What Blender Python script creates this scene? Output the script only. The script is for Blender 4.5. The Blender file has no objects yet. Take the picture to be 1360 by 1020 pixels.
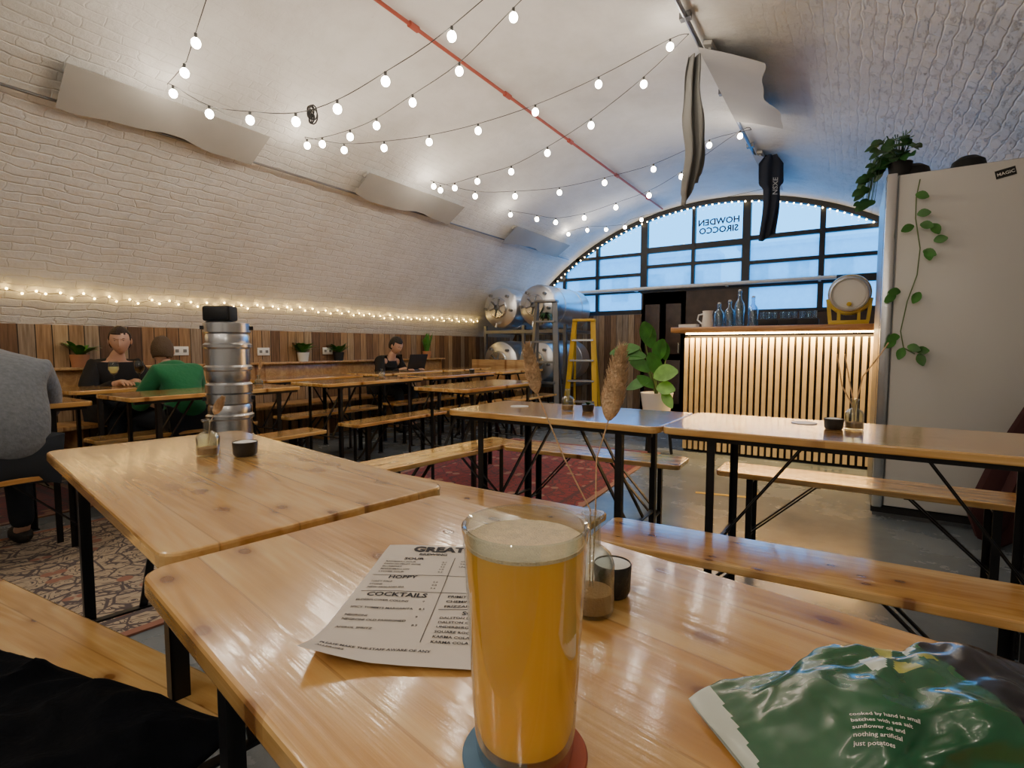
import bpy, bmesh, math, random
import mathutils
from mathutils import Vector, Matrix, noise
random.seed(7)
SC = bpy.context.scene; COL = SC.collection
pi = math.pi; R = math.radians
# ------------------------------------------------------------ camera model
FPX = 700.0; PITCH = R(4.0); YAW = R(32.7); CAM = Vector((0, 0, 1.06))
cd = bpy.data.cameras.new('camera'); cam = bpy.data.objects.new('camera', cd); COL.objects.link(cam)
cam.location = CAM; cam.rotation_euler = (pi/2-PITCH, 0, YAW)
cd.sensor_width = 36; cd.lens = FPX/1360*36; cd.clip_start = .02; cd.clip_end = 200
SC.camera = cam
def ray(u, v):
    xc = (u-680)/FPX; yc = -(v-510)/FPX
    h = math.cos(PITCH)+yc*math.sin(PITCH); z = -math.sin(PITCH)+yc*math.cos(PITCH)
    ca, sa = math.cos(YAW), math.sin(YAW)
    return Vector((xc*ca-h*sa, xc*sa+h*ca, z))
def PZ(u, v, z):
    d = ray(u, v); return CAM+d*((z-CAM.z)/d.z)
def PX(u, v, x):
    d = ray(u, v); return CAM+d*((x-CAM.x)/d.x)
def PY(u, v, y):
    d = ray(u, v); return CAM+d*((y-CAM.y)/d.y)
VX, VZ, VR = -1.8, -0.9, 4.2          # vault axis and radius
YB = 8.5                               # window wall
def PV(u, v, r=VR-.08):
    d = ray(u, v); ox = CAM.x-VX; oz = CAM.z-VZ
    a = d.x**2+d.z**2; b = 2*(ox*d.x+oz*d.z); c = ox*ox+oz*oz-r*r
    return CAM+d*((-b+math.sqrt(b*b-4*a*c))/(2*a))
def arcz(x, r=VR):
    return VZ+math.sqrt(max(0, r*r-(x-VX)**2))
def arcx(z, r=VR, s=-1):
    return VX+s*math.sqrt(max(0, r*r-(z-VZ)**2))
# ------------------------------------------------------------ materials
def newmat(name):
    m = bpy.data.materials.new(name); m.use_nodes = True
    nt = m.node_tree; return m, nt, nt.nodes['Principled BSDF']
def N(nt, t, **kw):
    n = nt.nodes.new(t)
    for k, v in kw.items(): setattr(n, k, v)
    return n
def setin(n, k, v):
    n.inputs[k].default_value = v
def mat(name, col, rough=.5, metal=0, coat=0, em=None, es=0, spec=None, bump=0, bscale=60, var=0.0, vscale=8, trans=0, sheen=0, sss=0):
    m, nt, b = newmat(name)
    c = (*col, 1) if len(col) == 3 else col
    setin(b, 'Base Color', c); setin(b, 'Roughness', rough); setin(b, 'Metallic', metal)
    if coat: setin(b, 'Coat Weight', coat); setin(b, 'Coat Roughness', .12)
    if em: setin(b, 'Emission Color', (*em, 1)); setin(b, 'Emission Strength', es)
    if spec is not None: setin(b, 'Specular IOR Level', spec)
    if sheen: setin(b, 'Sheen Weight', sheen)
    if trans: setin(b, 'Transmission Weight', trans)
    if sss: setin(b, 'Subsurface Weight', sss); setin(b, 'Subsurface Radius', (.03, .015, .005)); setin(b, 'Subsurface Scale', 1.0)
    tc = N(nt, 'ShaderNodeTexCoord')
    if var:
        n = N(nt, 'ShaderNodeTexNoise'); setin(n, 'Scale', vscale); setin(n, 'Detail', 5)
        r = N(nt, 'ShaderNodeValToRGB')
        r.color_ramp.elements[0].color = tuple(x*(1-var) for x in c[:3])+(1,); r.color_ramp.elements[0].position = .3
        r.color_ramp.elements[1].color = tuple(min(1, x*(1+var)) for x in c[:3])+(1,); r.color_ramp.elements[1].position = .7
        nt.links.new(tc.outputs['Object'], n.inputs['Vector']); nt.links.new(n.outputs['Fac'], r.inputs['Fac'])
        nt.links.new(r.outputs['Color'], b.inputs['Base Color'])
    if bump:
        n = N(nt, 'ShaderNodeTexNoise'); setin(n, 'Scale', bscale); setin(n, 'Detail', 4)
        bp = N(nt, 'ShaderNodeBump'); setin(bp, 'Strength', bump); setin(bp, 'Distance', .01)
        nt.links.new(tc.outputs['Object'], n.inputs['Vector']); nt.links.new(n.outputs['Fac'], bp.inputs['Height'])
        nt.links.new(bp.outputs['Normal'], b.inputs['Normal'])
    return m
def math_(nt, op, a, b=None, clamp=False):
    n = N(nt, 'ShaderNodeMath', operation=op); n.use_clamp = clamp
    for i, x in enumerate((a, b)):
        if x is None: continue
        if isinstance(x, (int, float)): n.inputs[i].default_value = x
        else: nt.links.new(x, n.inputs[i])
    return n.outputs[0]
def ramp(nt, fac, stops):
    r = N(nt, 'ShaderNodeValToRGB'); e = r.color_ramp.elements
    while len(e) < len(stops): e.new(.5)
    for i, (p, c) in enumerate(stops):
        e[i].position = p; e[i].color = (*c, 1)
    nt.links.new(fac, r.inputs['Fac']); return r.outputs['Color']
def mixc(nt, fac, a, b, mode='MIX'):
    n = N(nt, 'ShaderNodeMixRGB', blend_type=mode)
    for i, x in enumerate((fac, a, b)):
        if isinstance(x, (int, float)): n.inputs[i].default_value = x
        elif isinstance(x, tuple): n.inputs[i].default_value = (*x, 1)
        else: nt.links.new(x, n.inputs[i])
    return n.outputs[0]
def pine(name, base=((.50, .26, .07), (.73, .43, .14), (.86, .60, .26)), board=.125, rough=.2, coat=1.0, offset=.5, knots=True):
    m, nt, b = newmat(name)
    tc = N(nt, 'ShaderNodeTexCoord'); sp = N(nt, 'ShaderNodeSeparateXYZ'); nt.links.new(tc.outputs['Object'], sp.inputs[0])
    oi = N(nt, 'ShaderNodeObjectInfo'); rnd = math_(nt, 'MULTIPLY', oi.outputs['Random'], 37.0)
    X, Y, Z = sp.outputs
    yb = math_(nt, 'ADD', math_(nt, 'DIVIDE', Y, board), offset)
    idn = math_(nt, 'FLOOR', yb); fr = math_(nt, 'FRACT', yb)
    idr = math_(nt, 'ADD', idn, rnd)
    wn = N(nt, 'ShaderNodeTexWhiteNoise', noise_dimensions='1D'); nt.links.new(idr, wn.inputs['W'])
    xo = math_(nt, 'ADD', X, math_(nt, 'MULTIPLY', wn.outputs['Value'], 31.0))
    def comb(sx, sy, sz):
        c = N(nt, 'ShaderNodeCombineXYZ')
        nt.links.new(math_(nt, 'MULTIPLY', xo, sx), c.inputs[0]); nt.links.new(math_(nt, 'MULTIPLY', Y, sy), c.inputs[1]); nt.links.new(math_(nt, 'MULTIPLY', Z, sz), c.inputs[2])
        return c.outputs[0]
    n1 = N(nt, 'ShaderNodeTexNoise'); setin(n1, 'Scale', 1); setin(n1, 'Detail', 3); setin(n1, 'Distortion', .8); nt.links.new(comb(1.1, 9, 9), n1.inputs['Vector'])
    rings = math_(nt, 'ADD', math_(nt, 'MULTIPLY', math_(nt, 'SINE', math_(nt, 'MULTIPLY', n1.outputs['Fac'], 30)), .5), .5)
    n2 = N(nt, 'ShaderNodeTexNoise'); setin(n2, 'Scale', 1); setin(n2, 'Detail', 6); nt.links.new(comb(3, 110, 110), n2.inputs['Vector'])
    n3 = N(nt, 'ShaderNodeTexNoise'); setin(n3, 'Scale', 1); setin(n3, 'Detail', 3); nt.links.new(comb(2.5, 14, 14), n3.inputs['Vector'])
    g = math_(nt, 'ADD', math_(nt, 'ADD', math_(nt, 'MULTIPLY', rings, .25), math_(nt, 'MULTIPLY', n2.outputs['Fac'], .36)), math_(nt, 'MULTIPLY', n3.outputs['Fac'], .50))
    col = ramp(nt, g, [(.25, base[0]), (.55, base[1]), (.80, base[2])])
    tint = ramp(nt, wn.outputs['Value'], [(0, (.80, .66, .50)), (.5, (1, .95, .88)), (1, (1.0, 1.0, 1.0))])
    col = mixc(nt, 1.0, col, tint, 'MULTIPLY')
    if knots:
        vo = N(nt, 'ShaderNodeTexVoronoi', voronoi_dimensions='2D'); setin(vo, 'Scale', 1); nt.links.new(comb(6.0, 10, 0), vo.inputs['Vector'])
        sc_ = N(nt, 'ShaderNodeSeparateColor'); nt.links.new(vo.outputs['Color'], sc_.inputs[0])
        gate = math_(nt, 'GREATER_THAN', sc_.outputs[0], .42)
        k = ramp(nt, vo.outputs['Distance'], [(.06, (.9, .9, .9)), (.09, (.5, .5, .5)), (.17, (.18, .18, .18)), (.28, (0, 0, 0))])
        col = mixc(nt, math_(nt, 'MULTIPLY', k, gate), col, (.22, .07, .012))
    gap = math_(nt, 'LESS_THAN', math_(nt, 'ABSOLUTE', math_(nt, 'SUBTRACT', fr, .5)), .488)
    gp = math_(nt, 'SUBTRACT', 1.0, gap)
    col = mixc(nt, math_(nt, 'MULTIPLY', gp, .4), col, (.25, .10, .03))
    nt.links.new(col, b.inputs['Base Color'])
    setin(b, 'Roughness', rough); setin(b, 'Coat Weight', coat); setin(b, 'Coat Roughness', .08)
    bp = N(nt, 'ShaderNodeBump'); setin(bp, 'Strength', .12); setin(bp, 'Distance', .004)
    nt.links.new(n2.outputs['Fac'], bp.inputs['Height']); nt.links.new(bp.outputs['Normal'], b.inputs['Normal'])
    b2 = N(nt, 'ShaderNodeBump'); setin(b2, 'Strength', .10); setin(b2, 'Distance', .004); nt.links.new(n2.outputs['Fac'], b2.inputs['Height'])
    nt.links.new(b2.outputs['Normal'], b.inputs['Coat Normal'])
    return m
def plankwall(name, axis):
    m, nt, b = newmat(name)
    tc = N(nt, 'ShaderNodeTexCoord'); sp = N(nt, 'ShaderNodeSeparateXYZ'); nt.links.new(tc.outputs['Object'], sp.inputs[0])
    A = sp.outputs[axis]; Z = sp.outputs[2]
    q = math_(nt, 'DIVIDE', A, .105); idn = math_(nt, 'FLOOR', q); fr = math_(nt, 'FRACT', q)
    wn = N(nt, 'ShaderNodeTexWhiteNoise', noise_dimensions='1D'); nt.links.new(idn, wn.inputs['W'])
    col = ramp(nt, wn.outputs['Value'], [(0, (.12, .063, .036)), (.3, (.28, .16, .08)), (.55, (.42, .27, .145)), (.78, (.30, .24, .185)), (1, (.54, .38, .215))])
    c = N(nt, 'ShaderNodeCombineXYZ'); nt.links.new(math_(nt, 'MULTIPLY', A, 60), c.inputs[0]); nt.links.new(math_(nt, 'ADD', math_(nt, 'MULTIPLY', Z, 4), math_(nt, 'MULTIPLY', wn.outputs['Value'], 50)), c.inputs[1])
    n = N(nt, 'ShaderNodeTexNoise'); setin(n, 'Scale', 1); setin(n, 'Detail', 6); nt.links.new(c.outputs[0], n.inputs['Vector'])
    g = ramp(nt, n.outputs['Fac'], [(.3, (.5, .45, .4)), (.7, (1.0, 1.0, 1.0))])
    col = mixc(nt, 1, col, g, 'MULTIPLY')
    gp = math_(nt, 'GREATER_THAN', math_(nt, 'ABSOLUTE', math_(nt, 'SUBTRACT', fr, .5)), .465)
    col = mixc(nt, gp, col, (.02, .012, .008))
    nt.links.new(col, b.inputs['Base Color']); setin(b, 'Roughness', .7)
    bp = N(nt, 'ShaderNodeBump'); setin(bp, 'Strength', .5); setin(bp, 'Distance', .01)
    nt.links.new(math_(nt, 'SUBTRACT', math_(nt, 'MULTIPLY', n.outputs['Fac'], .4), gp), bp.inputs['Height']); nt.links.new(bp.outputs['Normal'], b.inputs['Normal'])
    return m
def brickwhite(name):
    m, nt, b = newmat(name)
    uv = N(nt, 'ShaderNodeUVMap')
    nz = N(nt, 'ShaderNodeTexNoise'); setin(nz, 'Scale', 6.0); setin(nz, 'Detail', 6); nt.links.new(uv.outputs[0], nz.inputs['Vector'])
    vm = N(nt, 'ShaderNodeVectorMath', operation='MULTIPLY_ADD'); nt.links.new(nz.outputs['Color'], vm.inputs[0]); vm.inputs[1].default_value = (.12, .065, 0); nt.links.new(uv.outputs[0], vm.inputs[2])
    br = N(nt, 'ShaderNodeTexBrick'); setin(br, 'Scale', 1); setin(br, 'Mortar Size', .008); setin(br, 'Mortar Smooth', 1.0); setin(br, 'Brick Width', .21); setin(br, 'Row Height', .068)
    setin(br, 'Color1', (.84, .835, .82, 1)); setin(br, 'Color2', (.83, .825, .81, 1)); setin(br, 'Mortar', (.81, .80, .785, 1))
    nt.links.new(vm.outputs[0], br.inputs['Vector'])
    st = N(nt, 'ShaderNodeTexNoise'); setin(st, 'Scale', .9); setin(st, 'Detail', 7); setin(st, 'Roughness', .65); nt.links.new(uv.outputs[0], st.inputs['Vector'])
    stc = ramp(nt, st.outputs['Fac'], [(.3, (.77, .76, .73)), (.58, (1, 1, 1))])
    sp = N(nt, 'ShaderNodeSeparateXYZ'); nt.links.new(uv.outputs[0], sp.inputs[0])
    away = math_(nt, 'ABSOLUTE', math_(nt, 'SUBTRACT', sp.outputs[1], 5.0))
    fade = ramp(nt, math_(nt, 'MULTIPLY', away, .25), [(.25, (.04, .04, .04)), (.7, (1, 1, 1))])
    bc = mixc(nt, fade, (.83, .825, .81), br.outputs['Color'])
    col = mixc(nt, 1, bc, stc, 'MULTIPLY')
    ch = N(nt, 'ShaderNodeTexNoise'); setin(ch, 'Scale', 14); setin(ch, 'Detail', 8); setin(ch, 'Roughness', .7); nt.links.new(uv.outputs[0], ch.inputs['Vector'])
    spots = ramp(nt, ch.outputs['Fac'], [(.67, (0, 0, 0)), (.71, (1, 1, 1))])
    rmask = ramp(nt, math_(nt, 'MULTIPLY', sp.outputs[1], .1), [(.60, (0, 0, 0)), (.82, (1, 1, 1))])
    fl = N(nt, 'ShaderNodeTexNoise'); setin(fl, 'Scale', 9); setin(fl, 'Detail', 7); setin(fl, 'Roughness', .75)
    c2 = N(nt, 'ShaderNodeVectorMath', operation='MULTIPLY'); c2.inputs[1].default_value = (1, 2.6, 1); nt.links.new(uv.outputs[0], c2.inputs[0]); nt.links.new(c2.outputs[0], fl.inputs['Vector'])
    flk = math_(nt, 'MULTIPLY', ramp(nt, fl.outputs['Fac'], [(.54, (0, 0, 0)), (.61, (1, 1, 1))]), rmask)
    col = mixc(nt, math_(nt, 'MULTIPLY', spots, .4), col, (.38, .32, .26))
    col = mixc(nt, math_(nt, 'MULTIPLY', flk, .62), col, (.36, .29, .22))
    nt.links.new(col, b.inputs['Base Color']); setin(b, 'Roughness', .5)
    hgt = math_(nt, 'MULTIPLY', math_(nt, 'MULTIPLY', math_(nt, 'SUBTRACT', 1.0, br.outputs['Fac']), fade), .6)
    hgt = math_(nt, 'ADD', hgt, math_(nt, 'MULTIPLY', ch.outputs['Fac'], .9))
    hgt = math_(nt, 'ADD', hgt, math_(nt, 'MULTIPLY', nz.outputs['Fac'], 2.0))
    hgt = math_(nt, 'SUBTRACT', hgt, math_(nt, 'MULTIPLY', flk, .9))
    bp = N(nt, 'ShaderNodeBump'); setin(bp, 'Strength', .85); setin(bp, 'Distance', .009)
    nt.links.new(hgt, bp.inputs['Height']); nt.links.new(bp.outputs['Normal'], b.inputs['Normal'])
    return m
def thinglass(name, tint=(.93, .96, .96), rough=.02, amount=1.0):
    m, nt, b = newmat(name); nt.nodes.remove(b)
    out = nt.nodes['Material Output']
    t = N(nt, 'ShaderNodeBsdfTransparent'); setin(t, 'Color', (*tint, 1))
    g = N(nt, 'ShaderNodeBsdfGlossy'); setin(g, 'Roughness', rough)
    lw = N(nt, 'ShaderNodeLayerWeight'); setin(lw, 'Blend', .5)
    f = math_(nt, 'MULTIPLY', math_(nt, 'ADD', math_(nt, 'MULTIPLY', math_(nt, 'POWER', lw.outputs['Facing'], 3.0), .7), .05), amount, True)
    mx = N(nt, 'ShaderNodeMixShader'); nt.links.new(f, mx.inputs[0]); nt.links.new(t.outputs[0], mx.inputs[1]); nt.links.new(g.outputs[0], mx.inputs[2])
    nt.links.new(mx.outputs[0], out.inputs['Surface']); return m
def frosted(name):
    m, nt, b = newmat(name); nt.nodes.remove(b); out = nt.nodes['Material Output']
    t = N(nt, 'ShaderNodeBsdfTranslucent'); d = N(nt, 'ShaderNodeBsdfTransparent')
    tc = N(nt, 'ShaderNodeTexCoord'); n = N(nt, 'ShaderNodeTexNoise'); setin(n, 'Scale', 7); setin(n, 'Detail', 6); nt.links.new(tc.outputs['Object'], n.inputs['Vector'])
    setin(t, 'Color', (.75, .90, 1, 1)); setin(d, 'Color', (.7, .85, 1, 1))
    mx = N(nt, 'ShaderNodeMixShader'); nt.links.new(math_(nt, 'ADD', math_(nt, 'MULTIPLY', n.outputs['Fac'], .6), .25, True), mx.inputs[0])
    nt.links.new(d.outputs[0], mx.inputs[1]); nt.links.new(t.outputs[0], mx.inputs[2]); nt.links.new(mx.outputs[0], out.inputs['Surface']); return m
def emis(name, col, s):
    m, nt, b = newmat(name); nt.nodes.remove(b); e = N(nt, 'ShaderNodeEmission'); setin(e, 'Color', (*col, 1)); setin(e, 'Strength', s)
    nt.links.new(e.outputs[0], nt.nodes['Material Output'].inputs['Surface']); return m
def rugmat(name, c1, c2, c3, hx, hy):
    m, nt, b = newmat(name); tc = N(nt, 'ShaderNodeTexCoord'); sp = N(nt, 'ShaderNodeSeparateXYZ'); nt.links.new(tc.outputs['Object'], sp.inputs[0])
    c = N(nt, 'ShaderNodeCombineXYZ'); nt.links.new(math_(nt, 'ABSOLUTE', sp.outputs[0]), c.inputs[0]); nt.links.new(math_(nt, 'PINGPONG', sp.outputs[1], .35), c.inputs[1])
    mg = N(nt, 'ShaderNodeTexMagic', turbulence_depth=3); setin(mg, 'Scale', 5.5); setin(mg, 'Distortion', 2.2); nt.links.new(c.outputs[0], mg.inputs['Vector'])
    vo = N(nt, 'ShaderNodeTexVoronoi'); setin(vo, 'Scale', 7); nt.links.new(c.outputs[0], vo.inputs['Vector'])
    v2 = N(nt, 'ShaderNodeTexVoronoi', feature='DISTANCE_TO_EDGE'); setin(v2, 'Scale', 9); nt.links.new(c.outputs[0], v2.inputs['Vector'])
    col = ramp(nt, mg.outputs['Fac'], [(.40, c1), (.46, c2), (.56, c2), (.60, c1)])
    col = mixc(nt, ramp(nt, v2.outputs['Distance'], [(.03, (1, 1, 1)), (.05, (0, 0, 0))]), col, c2)
    col = mixc(nt, ramp(nt, vo.outputs['Distance'], [(.20, (1, 1, 1)), (.24, (0, 0, 0))]), col, c3)
    ax = math_(nt, 'SUBTRACT', hx, math_(nt, 'ABSOLUTE', sp.outputs[0])); ay = math_(nt, 'SUBTRACT', hy, math_(nt, 'ABSOLUTE', sp.outputs[1]))
    e = math_(nt, 'MINIMUM', ax, ay)
    band = math_(nt, 'MULTIPLY', math_(nt, 'GREATER_THAN', e, .15), math_(nt, 'LESS_THAN', e, .18))
    col = mixc(nt, band, col, c2)
    band = math_(nt, 'LESS_THAN', e, .04); col = mixc(nt, band, col, c3)
    nt.links.new(col, b.inputs['Base Color']); setin(b, 'Roughness', .95); setin(b, 'Sheen Weight', .1)
    return m
def concrete(name):
    m, nt, b = newmat(name); tc = N(nt, 'ShaderNodeTexCoord')
    n = N(nt, 'ShaderNodeTexNoise'); setin(n, 'Scale', 1.6); setin(n, 'Detail', 8); setin(n, 'Roughness', .65); nt.links.new(tc.outputs['Object'], n.inputs['Vector'])
    nt.links.new(ramp(nt, n.outputs['Fac'], [(.3, (.12, .15, .18)), (.7, (.21, .245, .28))]), b.inputs['Base Color'])
    r = ramp(nt, n.outputs['Fac'], [(.3, (.16, .16, .16)), (.75, (.36, .36, .36))]); nt.links.new(r, b.inputs['Roughness'])
    n2 = N(nt, 'ShaderNodeTexNoise'); setin(n2, 'Scale', 90); nt.links.new(tc.outputs['Object'], n2.inputs['Vector'])
    bp = N(nt, 'ShaderNodeBump'); setin(bp, 'Strength', .1); setin(bp, 'Distance', .004); nt.links.new(n2.outputs['Fac'], bp.inputs['Height']); nt.links.new(bp.outputs['Normal'], b.inputs['Normal'])
    return m
M = {}
M['pine'] = pine('varnished_pine')
M['pine_dark'] = pine('aged_pine', base=((.36, .20, .085), (.50, .31, .14), (.62, .41, .20)), rough=.35, coat=.3)
M['counter'] = pine('counter_wood', base=((.35, .15, .05), (.52, .25, .09), (.66, .36, .15)), rough=.3, coat=.4, knots=False)
M['slat'] = mat('slat_pine', (.80, .60, .32), .55, var=.08, vscale=12)
M['black'] = mat('black_steel', (.014, .014, .016), .4, .3)
M['blackmat'] = mat('black_matte', (.012, .012, .014), .7)
M['plankY'] = plankwall('reclaimed_planks_side', 1)
M['plankX'] = plankwall('reclaimed_planks_end', 0)
M['brick'] = brickwhite('whitewashed_brick')
M['floor'] = concrete('sealed_concrete')
M['steel'] = mat('brushed_steel', (.66, .67, .69), .27, 1, bump=.05, bscale=20)
M['steel_dark'] = mat('dull_steel', (.26, .27, .29), .4, .9)
M['tank_steel'] = mat('tank_steel', (.78, .79, .81), .33, .95, bump=.04, bscale=12)
M['glass'] = thinglass('clear_glass')
M['glass2'] = thinglass('thick_clear_glass', (.90, .94, .93), .02, 1.7)
M['glass_blue'] = thinglass('bottle_glass', (.80, .90, .95), .05, 2.2)
M['pane'] = thinglass('window_glass', (.80, .92, 1.0), .0, .5)
M['frost'] = frosted('frosted_glass')
M['frame'] = mat('dark_window_frame', (.012, .014, .018), .5)
M['door'] = mat('dark_brown_paint', (.05, .026, .017), .5, var=.3)
M['white'] = mat('white_panel', (.64, .63, .61), .32, bump=.04, bscale=8)
M['whitep'] = mat('white_plastic', (.8, .8, .78), .4)
M['plaster'] = mat('back_plaster', (.60, .59, .57), .8)
M['ceramic'] = mat('white_ceramic', (.8, .79, .76), .3)
M['terracotta'] = mat('terracotta', (.45, .2, .1), .8)
M['leaf'] = mat('leaf_green', (.05, .20, .03), .4, var=.4, vscale=10)
M['leafdark'] = mat('leaf_dark_green', (.025, .10, .025), .45, var=.4, vscale=10)
M['leaflight'] = mat('leaf_light_green', (.22, .5, .10), .4, var=.3, vscale=10)
M['stem'] = mat('green_stem', (.10, .16, .05), .6)
M['straw'] = mat('dried_straw', (.66, .46, .28), .9, bump=.6, bscale=300, var=.25, vscale=80)
M['sand'] = mat('brown_sand', (.50, .27, .12), .9, bump=.5, bscale=400)
M['salt'] = mat('salt', (.95, .94, .92), .8, bump=.2, bscale=500)
M['bowl'] = mat('black_ceramic', (.02, .02, .022), .35, bump=.2, bscale=200)
M['red'] = mat('red_pipe_paint', (.42, .08, .045), .5)
M['cable'] = mat('black_cable', (.02, .02, .02), .6)
M['bulb'] = emis('warm_bulb', (1.0, .86, .68), 98)
M['fairy'] = emis('fairy_bulb', (1.0, .62, .16), 44)
M['fairyw'] = emis('fairy_bulb_white', (1.0, .74, .38), 26)
M['yellow'] = mat('yellow_fibreglass', (.72, .44, .025), .45)
M['diffuser'] = mat('frosted_plastic_cover', (.40, .39, .365), .5, var=.08, vscale=3)
M['cover_pale'] = mat('pale_plastic_cover', (.46, .46, .46), .75, var=.05, vscale=3)
M['cloth_grey'] = mat('grey_cloth', (.20, .20, .195), .9, sheen=.1, bump=.3, bscale=150)
M['print'] = mat('pale_print', (.45, .46, .48), .8)
M['cloth_navy'] = mat('navy_cloth', (.012, .018, .035), .85)
M['jacket'] = mat('black_jacket', (.004, .005, .008), .95, spec=.12, bump=.2, bscale=90)
M['paper'] = mat('menu_paper', (.72, .66, .60), .75, bump=.03, bscale=15)
M['ink'] = mat('ink', (.03, .03, .04), .8)
M['skin'] = mat('skin', (.55, .33, .24), .5)
M['hair_brown'] = mat('brown_hair', (.03, .017, .012), .7, bump=.6, bscale=120)
M['hair_fair'] = mat('light_brown_hair', (.09, .055, .03), .7, bump=.6, bscale=120)
M['hair_black'] = mat('black_hair', (.012, .01, .01), .6, bump=.6, bscale=120)
M['hair_grey'] = mat('grey_hair', (.12, .11, .10), .7, bump=.6, bscale=120)
M['green_hoodie'] = mat('green_fleece', (.008, .15, .055), .9, sheen=.1, bump=.5, bscale=25)
M['black_shirt'] = mat('black_cotton', (.010, .010, .012), .9)
M['grey_knit'] = mat('grey_knit', (.15, .17, .20), .95, sheen=.2, bump=.6, bscale=40, var=.15, vscale=60)
M['jeans'] = mat('dark_jeans', (.015, .02, .03), .9)
M['shoe'] = mat('dark_shoe', (.02, .02, .02), .6)
M['maroon'] = mat('maroon_canvas', (.045, .010, .012), .9)
M['beer'] = mat('hazy_beer', (.90, .46, .06), .25, em=(1.0, .45, .05), es=.07, sss=.5)  # slight emission stands in for light glowing through the beer
M['foam'] = mat('beer_foam', (.90, .72, .45), .5, bump=.5, bscale=700, var=.12, vscale=150)
M['sky_building'] = mat('pale_render', (.62, .70, .80), .8)
M['bluegrey'] = mat('blue_grey_glass', (.20, .30, .40), .3)
M['cask_steel'] = mat('cask_steel', (.62, .61, .58), .4, .6)
M['cask_yellow'] = mat('cask_yellow_paint', (.60, .43, .03), .4)
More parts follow.
